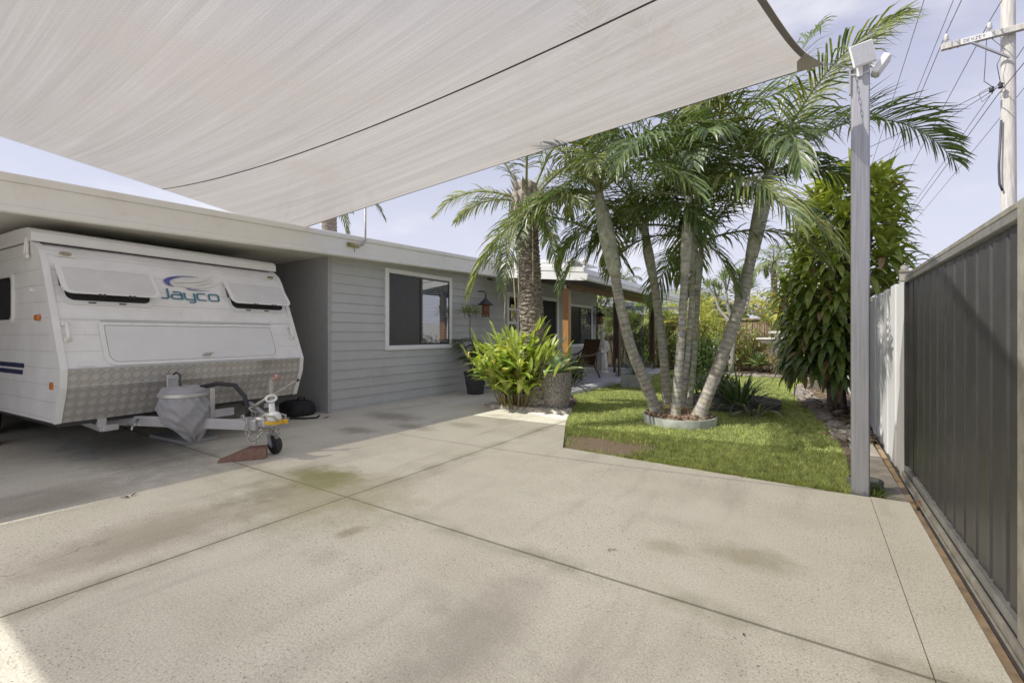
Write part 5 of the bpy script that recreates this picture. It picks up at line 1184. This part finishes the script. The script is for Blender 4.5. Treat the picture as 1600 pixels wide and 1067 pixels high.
rosette('agave', (-.42,17.2,0), 28, .62, .10, (.18,.24,.10), 'large agave rosette in front of the stone fountain beside the dracaena', .25)
shrub('leafy_shrub', (-3.0,18.3,.85), (.85,.6,.85), 1300, 'bright variegated shrub before the brushwood fence left of the agaves', (.20,.24,.07), .15, .035, col2=(.42,.43,.18))
shrub('leafy_shrub', (-1.95,18.9,.75), (.6,.55,.75), 900, 'pale variegated shrub behind the left agave', (.22,.25,.09), .14, .03, col2=(.42,.42,.22))
shrub('leafy_shrub', (-4.6,18.7,.8), (.8,.6,.8), 1000, 'mid green shrub at the far end of the patio', (.07,.11,.03), .14, .032, col2=(.15,.18,.06))
shrub('leafy_shrub', (-6.0,18.6,.9), (.8,.6,.9), 1000, 'dark bushy shrub seen through the clear patio blind', (.045,.08,.025), .16, .035, col2=(.11,.15,.05))
shrub('dry_shrub', (-.95,17.6,.35), (.3,.3,.35), 300, 'dry straw-coloured shrub between the two agaves', (.26,.20,.11), .12, .014, col2=(.34,.27,.16))
def canepalm(c, n, h, L, label, col, tip, lean=.35, ll=.42, lw=.016, nf=5, group='cane palms along the back fence', stemc=None, nl=26):
    root = thing('cane_palm', (c[0],c[1],0), label, 'palm tree', group); ms = MB()
    for k in range(n):
        a = k*2.399+c[0]; b = V((c[0]+.2*math.cos(a),c[1]+.2*math.sin(a),-.03)); t = b+V((math.cos(a)*lean*h*.4,math.sin(a)*lean*h*.4,h*uni(.7,1.1))); ms.tube(spline([b,b.lerp(t,.5)-V((math.cos(a),math.sin(a),0))*.05,t], 8), [.045-.002*i for i in range(9)], 7)
        for j in range(nf):
            mb = MB(); frond(mb, t, a+j*2.399, R(uni(25,80)), L*uni(.8,1.15), bend=uni(1.1,1.9), nl=nl, ll=ll, lw=lw, droop=.6, vang=.35, col=lerpc(col,tip,rnd()*.6), tipcol=tip, rcol=(.30,.27,.07), rw=.016, seg=2); mb.build('frond', PALMLEAF, root)
    ms.build('stems', stemgreen, root, True); return root
canepalm((-3.7,19.0), 6, 1.5, 1.6, 'yellow-green cane palm rising above the brushwood fence behind the palm stems', (.19,.24,.05), (.42,.39,.08))
canepalm((-.9,19.0), 6, 1.7, 1.8, 'golden cane palm beside the fountain with yellow fronds', (.22,.26,.05), (.52,.42,.09))
canepalm((.25,18.6), 5, 2.4, 1.7, 'tall green cane palm behind the dracaena', (.16,.21,.05), (.34,.34,.08))
canepalm((-5.4,19.3), 6, 1.9, 1.7, 'green cane palm behind the end of the patio', (.13,.20,.05), (.30,.32,.08))
canepalm((-7.2,19.3), 5, 1.6, 1.6, 'cane palm seen through the patio blind next to the house end', (.13,.20,.05), (.30,.32,.08))
# rosette tree (frangipani-like limbs carrying spiky heads)
tr = thing('rosette_tree', (-2.35,17.2,0), 'small tree with pale bare limbs ending in spiky leaf rosettes', 'tree')
ms = MB(); ml = MB(); tops = []
for k, (dx, dy, h) in enumerate(((-.55,.1,3.0),(-.15,-.2,3.25),(.25,.15,3.3),(.6,0,3.0),(.1,.4,2.8))):
    a = V((-2.35,17.2,-.03)); b = V((-2.30,17.2,1.5)); t = V((-2.35+dx,17.2+dy,h)); ms.tube(spline([a,b,b.lerp(t,.55)+V((dx*.2,0,-.1)),t], 14), [.08-.0035*i for i in range(15)], 8); tops.append(t)
    for j in range(2): q = t+V((uni(-.35,.35),uni(-.3,.3),uni(-.25,.2))); ms.tube([b.lerp(t,.75), q], [.03,.025], 6); tops.append(q)
for t in tops: agave(ml, t, 26, .42, .026, (.15,.19,.10), 85, -15, .4)
ms.build('limbs', plain('pale_bark', (.34,.31,.26), .85, var=.2), tr, True); ml.build('rosettes', LEAF, tr)
# trees beyond the garden
def tree(name, c, h, r, n, label, col, col2, lw=.06, ll=.2):
    root = thing(name, (c[0],c[1],0), label, 'tree', 'trees beyond the back fence'); ms = MB(); ml = MB(); cl = []
    ms.tube([(c[0],c[1],-.05),(c[0]+.1,c[1],h*.4),(c[0],c[1],h*.75)], [.16,.12,.06], 8)
    for k in range(26):
        a = uni(0,6.28); z = uni(-.8,1); s_ = math.sqrt(max(0,1-z*z)); q = uni(.45,1); p = V((c[0]+r*q*s_*math.cos(a), c[1]+r*q*s_*math.sin(a), h*.68+h*.3*z*q)); cl.append((p, uni(.65,1.3))); ms.tube([(c[0],c[1],h*.45),(V((c[0],c[1],h*.5))+p)/2+V((0,0,-.1)),p], [.06,.04,.015], 5)
    for k in range(n):
        p, sh = random.choice(cl); q = p+V((random.gauss(0,.22)*r,random.gauss(0,.22)*r,random.gauss(0,.09)*h)); leaf(ml, q, dirv(uni(0,6.28),uni(-.6,.9)), ll*uni(.7,1.3), lw, .5, 3, jit(tuple(x*sh for x in lerpc(col,col2,rnd())),.25), .2)
    ms.build('trunk', barkstem, root); ml.build('crown', LEAF, root)
tree('garden_tree', (-10.0,24,0), 4.6, 1.9, 2200, 'light green tree showing above the patio roof', (.09,.13,.03), (.20,.24,.06))
tree('garden_tree', (-4.6,25,0), 3.6, 1.8, 1800, 'leafy tree beyond the brushwood fence behind the palm clump', (.08,.12,.03), (.18,.21,.06))
tree('garden_tree', (-.6,25,0), 3.6, 1.9, 1800, 'green tree beyond the fence near the golden cane palm', (.09,.13,.03), (.20,.22,.07))
tree('garden_tree', (2.2,27,0), 4.0, 1.9, 1500, 'tree beyond the fence corner mostly behind the dracaena', (.07,.11,.03), (.16,.19,.06))
def farpalm(c, h, L, n, label, r=.2, col=(.10,.13,.06)):
    root = thing('far_palm', (c[0],c[1],0), label, 'palm tree', 'distant palms beyond the garden'); mb = MB(); ringed_trunk(mb, [(c[0],c[1],-.05),(c[0]+.05,c[1],h*.5),(c[0],c[1],h)], r*1.1, r, .15, base=(.24,.19,.15)); mb.build('trunk', PALMTRUNK, root, True)
    for i in range(n):
        mb = MB(); frond(mb, (c[0],c[1],h), i*2.399, R(70-95*(i+.5)/n), L*uni(.9,1.1), bend=uni(1.2,1.8), nl=34, ll=.5, lw=.022, droop=1.1, col=col, tipcol=(.16,.18,.09), rw=.03, seg=2); mb.build('frond', PALMLEAF, root)
farpalm((-14.2,9.8), 6.9, 2.5, 16, 'palm behind the house with brown trunk showing above the roof', .24)
farpalm((-1.5,24.0), 4.6, 1.8, 12, 'palm crown against the sky above the golden cane palm', .13, (.12,.16,.06))
farpalm((-9.4,26.0), 4.4, 1.5, 12, 'distant palm crown just above the patio gutter', .13, (.12,.15,.06))
# grass tufts and leaf litter at the sail post
gt = MB()
for k in range(90): leaf(gt, (.42+uni(-.05,.06),4.69+uni(-.02,.12),-.03), dirv(uni(0,6.28),uni(.6,1.4)), uni(.06,.16), .006, .8, 3, jit((.09,.13,.03)))
solid(gt, 'weed_tuft', LEAF, (.42,4.72,0), 'small tuft of weeds at the foot of the sail post', 'weeds')
ge = MB(); ge.lathe([(.115,-.03),(.115,.06),(.105,.07),(.10,-.03)], (.375,4.93,0), 20, cap=False, fn=lambda a, z, i: .75+.35*abs(math.cos(a))); solid(ge, 'post_edging', plain('dull_green_edging', (.14,.17,.14), .7), (.375,4.93,0), 'dull green plastic edging wrapped round the foot of the sail post', 'garden edging')
mb = MB()
for k in range(150):
    y = uni(6.9,14); x0 = .27 if y < 7.6 else .27-.13*(y-7.6)
    x0 = max(x0, -.3); mb.blob((x0+uni(-.04,.10)+(.25*rnd() if rnd() < .35 else 0), y, .0), uni(.03,.09), 1, .35, flat=.6)
for k in range(70): mb.blob((uni(-2.3,-.1), 16.1+uni(-.1,.2)+.0, .0), uni(.05,.12), 1, .3, flat=.7)
tag(mb.build('bed_edge_stones', plain('mossy_stone', (.27,.235,.19), .95, var=.4, bmp=.4)), kind='stuff')
mb = MB()
for k in range(420):
    y = uni(6.95,13); x = uni(.12 if y < 9 else -.1,.64); leaf(mb, (x,y,.0), dirv(uni(0,6.28),uni(-.1,.35)), uni(.08,.22), uni(.012,.025), .3, 3, jit(random.choice([(.22,.14,.08),(.30,.22,.14),(.14,.09,.05)])), .3)
tag(mb.build('leaf_litter', LEAF), kind='stuff')

# ------------------------------------------------------------------ grass
import numpy as np
def inpoly(x, y, poly):
    c = np.zeros(x.shape, bool); n = len(poly)
    for i in range(n):
        x0, y0 = poly[i]; x1, y1 = poly[i-1]
        c ^= ((y0 > y) != (y1 > y)) & (x < (x1-x0)*(y-y0)/(y1-y0+1e-12)+x0)
    return c
rs = np.random.RandomState(5)
M_ = 900000; X = rs.uniform(-4.4,.35,M_); Yv = 4.6+(18.2-4.6)*rs.uniform(0,1,M_)**1.75
ok = inpoly(X, Yv, lawn_poly)
dd = np.sqrt(((X+2.1)/.75)**2+((Yv-5.1)/.55)**2)+rs.normal(0,.16,M_)+.22*np.sin(X*7)*np.sin(Yv*9)
ok &= ~((dd < .9) & (rs.uniform(0,1,M_) < .985)); ok &= ((X+1.68)**2+(Yv-7.1)**2) > .55**2
ok &= ((X+1.35)**2+(Yv-9.25)**2) > .84**2
ok &= ~((X > .255) & (X < .40) & (Yv < 4.79))
X = X[ok]; Yv = Yv[ok]; keep = 230000; X = X[:keep]; Yv = Yv[:keep]
ne = 5200; te = rs.uniform(0,1,ne); Xe = -2.38+te*2.62; clump = np.sin(Xe*23)*np.sin(Xe*7.1)*.5+.5; ke = rs.uniform(0,1,ne) < (.25+.75*clump)*(Xe > -1.75); Xe = Xe[ke]; Ye = 4.71-.08*te[ke]-rs.uniform(-.05,.012,len(Xe))
X = np.concatenate([X,Xe]); Yv = np.concatenate([Yv,Ye]); nB = len(X); edge_n = len(Xe)
far = np.clip((Yv-4.6)/10,0,1); patch = np.sin(X*3.1+Yv*1.3)*np.sin(X*1.7-Yv*2.3)*.5+.5
h = rs.uniform(.022,.058,nB)*(1+.25*patch)*(1-.2*far); w = rs.uniform(.0018,.0034,nB)*(1+1.8*far); a = rs.uniform(0,6.283,nB); ln = rs.uniform(.15,1.0,nB); h[-edge_n:] *= rs.uniform(1.0,1.9,edge_n); a[-edge_n:] = rs.normal(-1.57,.8,edge_n); b = a+rs.uniform(-.6,.6,nB)
P0 = np.stack([X-np.sin(b)*w, Yv+np.cos(b)*w, np.full(nB,-.036)],1); P1 = np.stack([X+np.sin(b)*w, Yv-np.cos(b)*w, np.full(nB,-.036)],1)
mx = X+np.cos(a)*h*ln*.35; my = Yv+np.sin(a)*h*ln*.35; P2 = np.stack([mx+np.sin(b)*w*.8, my-np.cos(b)*w*.8, -.036+h*.6],1); P3 = np.stack([mx-np.sin(b)*w*.8, my+np.cos(b)*w*.8, -.036+h*.6],1)
P4 = np.stack([X+np.cos(a)*h*ln, Yv+np.sin(a)*h*ln, -.036+h],1)
vv = np.stack([P0,P1,P2,P3,P4],1).reshape(-1,3)
base_i = (np.arange(nB)*5)[:,None]; quads = base_i+np.array([[0,1,2,3]]); tris = base_i+np.array([[3,2,4]])
loops = np.concatenate([quads,tris],1).reshape(-1)
me = bpy.data.meshes.new('grass'); me.vertices.add(nB*5); me.vertices.foreach_set('co', vv.ravel().astype(np.float32)); me.loops.add(nB*7); me.loops.foreach_set('vertex_index', loops.astype(np.int32)); me.polygons.add(nB*2)
ls = (np.arange(nB)*7)[:,None]+np.array([[0,4]]); me.polygons.foreach_set('loop_start', ls.ravel().astype(np.int32)); me.polygons.foreach_set('loop_total', np.tile([4,3],nB).astype(np.int32))
at = me.color_attributes.new('Col','FLOAT_COLOR','POINT'); mixv = np.clip(rs.normal(.45,.28,nB)+.25*(patch-.5),0,1)[:,None]; cc = np.array([[.13,.18,.045]])*(1-mixv)+np.array([[.44,.475,.18]])*mixv
dry = (rs.uniform(0,1,nB) < .07)[:,None]; cc = np.where(dry, np.array([[.26,.21,.10]]), cc); cc = np.repeat(cc,5,0); at.data.foreach_set('color', np.concatenate([cc,np.ones((nB*5,1))],1).ravel().astype(np.float32))
me.materials.append(GRASS); me.update(calc_edges=True); me.validate(); go = bpy.data.objects.new('grass', me); COL.objects.link(go); tag(go, 'short green lawn grass in the garden', 'grass', kind='stuff')
# ------------------------------------------------------------------ patio things
def lantern(c, label):
    root = thing('wall_lantern', c, label, 'lantern', 'lanterns on the house wall'); x, y, z = c
    mb = MB(); mb.lathe([(.075,-.22),(.085,-.20),(.09,-.02),(.075,.0)], c, 6); mb.lathe([(.10,.0),(.10,.018),(.085,.02)], c, 6)
    for k in range(6): a = 2*math.pi*k/6; mb.bbox((x+.088*math.cos(a)-.012,y+.088*math.sin(a)-.012,z-.27),(x+.088*math.cos(a)+.012,y+.088*math.sin(a)+.012,z-.01),.004)
    mb.lathe([(.10,-.255),(.10,-.235)], c, 6); mb.build('lantern_body', redlantern, root)
    mb = MB(); mb.lathe([(.19,.02),(.20,.03),(.13,.085),(.07,.14),(.03,.17),(.02,.21),(.02,.27),(.001,.275)], c, 6); mb.build('pagoda_roof', blackplastic, root)
    mb = MB(); mb.tube([(x,y,z+.27),(x-.02,y,z+.34),(WX+.03,y,z+.36)], .012, 6); mb.build('wall_bracket', blackplastic, root)
lantern((-6.44,8.62,1.98), 'red-brown wooden lantern with black pagoda roof on the grey wall left of the front door')
lantern((-6.44,15.55,1.95), 'dark lantern at the far end of the patio wall past the second window')
# statue: robed garden figure
s0 = V((-5.62,13.75,.095)); stt = thing('garden_statue', s0, 'white stone robed figure statue on the patio by the house wall', 'statue')
mb = MB(); k_ = 1.0
mb.lathe([(.20,0),(.20,.05),(.17,.07)], s0, 20)
mb.lathe([(.15,.07),(.165,.25),(.145,.50),(.125,.66),(.14,.78),(.165,.90),(.17,.97),(.13,1.02),(.05,1.04)], s0, 40, fn=lambda a, z, i: (1+.07*math.sin(a*9+i*.5) if i < 4 else 1+.03*math.sin(6*a))*(1 if i < 5 else 1+.12*abs(math.cos(a))))
mb.tube([s0+V((0,0,1.02)), s0+V((.0,-.01,1.09))], [.05,.045], 10); mb.build('robed_body', stonewhite, stt, True)
mb = MB(); mb.lathe([(.02,-.12),(.055,-.09),(.078,-.02),(.085,.04),(.07,.10),(.03,.13),(.005,.135)], s0+V((.01,-.02,1.19)), 16); mb.lathe([(.086,.0),(.097,.04),(.085,.10),(.04,.145),(.005,.15)], s0+V((-.005,.0,1.19)), 14, fn=lambda a, z, i: 1+.06*math.sin(7*a)); mb.tube([s0+V((.06,-.09,1.20)), s0+V((.065,-.105,1.17))], [.012,.014], 6); mb.build('head', stonewhite, stt, True)
for s in (-1,1):
    sh = s0+V((.14*s*.83,.14*s*.55,.95)); mb = MB(); mb.tube(spline([sh, sh+V((.06*s,-.02,-.20)), s0+V((.05*s,-.17,.66)), s0+V((.02*s,-.19,.80))], 12), [.055,.055,.053,.05,.05,.048,.046,.045,.042,.04,.038,.036,.034], 10); mb.build('arm', stonewhite, stt, True)
# planter's chair
c0 = V((-5.35,11.55,.095)); ch = thing('planters_chair', c0, 'dark timber reclining armchair with scrolled arms on the patio', 'chair', rz=R(-12))
def cl(y): return y
mb = MB()
mb.add([(-.28,-.30,.44),(.28,-.30,.44),(.28,.18,.34),(.28,.52,1.0),(.28,.56,1.06),(-.28,.56,1.06),(-.28,.52,1.0),(-.28,.18,.34)], [(0,1,2,7),(7,2,3,6),(6,3,4,5)])
mb.v = [(y_, x_, z_) if False else (x_, y_, z_) for x_, y_, z_ in mb.v]
mb2 = MB()
for (p, q) in (((-.28,-.30),(.28,.18)),): pass
sl = MB(); pr = [(-.32,.45),(-.05,.40),(.18,.34),(.32,.55),(.46,.82),(.56,1.08)]
for i in range(len(pr)-1):
    (a0,z0),(a1,z1) = pr[i],pr[i+1]; sl.add([(-.27,a0,z0),(.27,a0,z0),(.27,a1,z1),(-.27,a1,z1),(-.27,a0,z0-.03),(.27,a0,z0-.03),(.27,a1,z1-.03),(-.27,a1,z1-.03)], [(0,1,2,3),(7,6,5,4),(0,4,5,1),(2,6,7,3),(1,5,6,2),(3,7,4,0)])
sl.build('seat_and_back', darktimber, ch, local=True)
for s in (-1,1):
    x = .30*s; mb = MB(); mb.tube(spline([(x,.50,.78),(x,.2,.66),(x,-.25,.64),(x,-.42,.62),(x,-.46,.54),(x,-.40,.48),(x,-.35,.52),(x,-.38,.56)], 26), .024, 8); mb.build('arm', darktimber, ch, True, local=True)
    mb = MB(); mb.tube(spline([(x,-.34,.60),(x,-.28,.42),(x,-.34,.2),(x,-.42,.0)], 10), .024, 8); mb.build('leg', darktimber, ch, True, local=True)
    mb = MB(); mb.tube(spline([(x,.30,.66),(x,.22,.36),(x,.36,.18),(x,.48,.0)], 10), .024, 8); mb.build('leg', darktimber, ch, True, local=True)
    mb = MB(); mb.tube([(x,-.31,.40),(x,.22,.33)], .022, 8); mb.build('side_rail', darktimber, ch, True, local=True)
# tiered stone fountain in the far bed
fo = thing('stone_fountain', (-.85,18.0,0), 'white tiered stone garden fountain among the agaves in the far bed', 'fountain')
mb = MB(); mb.bbox((-1.05,17.8,-.03),(-.65,18.2,.55),.02); mb.bbox((-1.13,17.72,.551),(-.57,18.28,.63),.02); mb.build('pedestal', stonewhite, fo)
mb = MB(); mb.bbox((-1.2,17.65,.631),(-.50,18.35,1.02),.03); mb.bbox((-1.48,17.4,1.021),(-.22,18.6,1.12),.02); mb.bbox((-1.6,17.3,1.121),(-.1,18.7,1.20),.03); mb.build('basin', stonewhite, fo)
mb = MB(); mb.bbox((-1.1,17.75,1.201),(-.60,18.25,1.34),.02); mb.bbox((-1.25,17.6,1.341),(-.45,18.4,1.42),.02); mb.build('upper_tier', stonewhite, fo)
# brushwood fence across the back
bw = thing('brushwood_fence', (-4,20,0), 'brown brushwood fence across the back of the garden', 'fence')
mb = MB(); mb.box((-12,20.0,-.05),(.7,20.06,1.86)); k = 0; x = -9.5
while x < .7:
    r = uni(.008,.016); mb.tube([(x,19.985-r,-.03),(x+uni(-.03,.03),19.98-r,1.88+uni(-.05,.08))], r, 4, cap=False); x += uni(.012,.03)
mb.build('brush_panel', brush, bw)
mb = MB()
for x in (-8,-5.6,-3.2,-.7): mb.tube([(x,19.93,-.05),(x,19.93,1.8)], .05, 8)
mb.build('posts', darktimber, bw); mb = MB(); mb.bbox((-9.5,19.90,1.86),(.7,20.10,1.95),.02); mb.build('cap_roll', plain('brush_cap', (.35,.29,.22), .95, var=.3), bw)
nb = thing('neighbour_house', (-9,27,0), 'neighbouring brick house with blue-grey roof and white gutter behind the fence', 'house')
mb = MB(); mb.box((-14,26,0),(-3.4,33,2.5)); mb.build('wall', neighbour_wall, nb)
mb = MB(); mb.prism([(-14.6,25.4,2.62),(-2.8,25.4,2.62),(-5.5,29.5,4.1),(-12,29.5,4.1)], (0,0,.08)); mb.prism([(-2.8,25.4,2.62),(-2.8,33.6,2.62),(-5.5,29.5,4.1),(-5.49,29.49,4.1)], (0,0,.08)); mb.build('roof', neighbour_roof, nb)
mb = MB(); mb.bbox((-14.6,25.28,2.42),(-2.8,25.39,2.66),.02); mb.bbox((-2.79,25.28,2.42),(-2.68,33.6,2.66),.02); mb.build('gutter', white, nb)
# fallen leaves and twigs on the driveway
for k, (x, y, s) in enumerate(((-1.55,.95,.05),(-1.05,1.0,.04),(-6.35,4.35,.12),(-4.55,1.35,.06),(-1.02,2.62,.03),(-.25,2.2,.02))):
    mb = MB()
    for j in range(3): leaf(mb, (x+uni(-.3,.3)*s,y+uni(-.3,.3)*s,.006), dirv(uni(0,6.28),uni(.02,.3)), s*uni(.6,1.2), s*.14, .25, 3, jit((.05,.045,.03)))
    solid(mb, 'fallen_leaf', LEAF, (x,y,0), 'small dark fallen leaf lying on the concrete driveway', 'leaf', 'fallen leaves on the driveway')

# ------------------------------------------------------------------ light, sky, camera
SUN_DIR = V((.60,.60,-1.0)).normalized()
sd = bpy.data.lights.new('sun', 'SUN'); sd.energy = 5.0; sd.angle = R(.53); sd.color = (1,.95,.86)
so = bpy.data.objects.new('sun', sd); so.rotation_euler = SUN_DIR.to_track_quat('-Z','Y').to_euler(); so.location = (-10,-10,20); COL.objects.link(so)
w = bpy.data.worlds.new('World'); scene.world = w; w.use_nodes = True; nt = w.node_tree
bg = nt.nodes['Background']; sky = N(nt, 'ShaderNodeTexSky', sky_type='NISHITA'); sky.sun_disc = False; sky.sun_elevation = R(49.7); sky.sun_rotation = R(225); sky.dust_density = 2.2; sky.ozone_density = 1.0; sky.air_density = 1.0
tc = N(nt, 'ShaderNodeTexCoord'); sx = N(nt, 'ShaderNodeSeparateXYZ'); nt.links.new(tc.outputs['Generated'], sx.inputs[0])
mp = N(nt, 'ShaderNodeMapping'); mp.inputs['Scale'].default_value = (1.0,1.0,2.6); nt.links.new(tc.outputs['Generated'], mp.inputs[0])
cl_ = noise(nt, mp.outputs[0], 2.1, 7, .55); cloud = maprange(nt, cl_, .50, .76, 0, .75)
lavender = mix(nt, .55, sky.outputs[0], SKY_TINT)
hz = maprange(nt, sx.outputs[2], .75, .0); lav2 = mix(nt, math_(nt, 'MULTIPLY', hz, .55), lavender, SKY_HAZE)
nt.links.new(mix(nt, cloud, lav2, SKY_CLOUD), bg.inputs[0]); bg.inputs[1].default_value = SKY_K
cd = bpy.data.cameras.new('camera'); cam = bpy.data.objects.new('camera', cd); COL.objects.link(cam); scene.camera = cam
cd.sensor_width = 36; cd.lens = 711/1600*36; cd.shift_y = -(533.5-523)/1600; cd.clip_start = .05; cd.clip_end = 2000
cam.location = (0,0,1.3); cam.rotation_euler = (R(90),0,R(33.46))
scene.view_settings.view_transform = 'Standard'; scene.view_settings.look = 'None'; scene.view_settings.exposure = 0; scene.view_settings.gamma = 1.2
scene.cycles.max_bounces = 8; scene.cycles.transparent_max_bounces = 12; scene.cycles.diffuse_bounces = 4
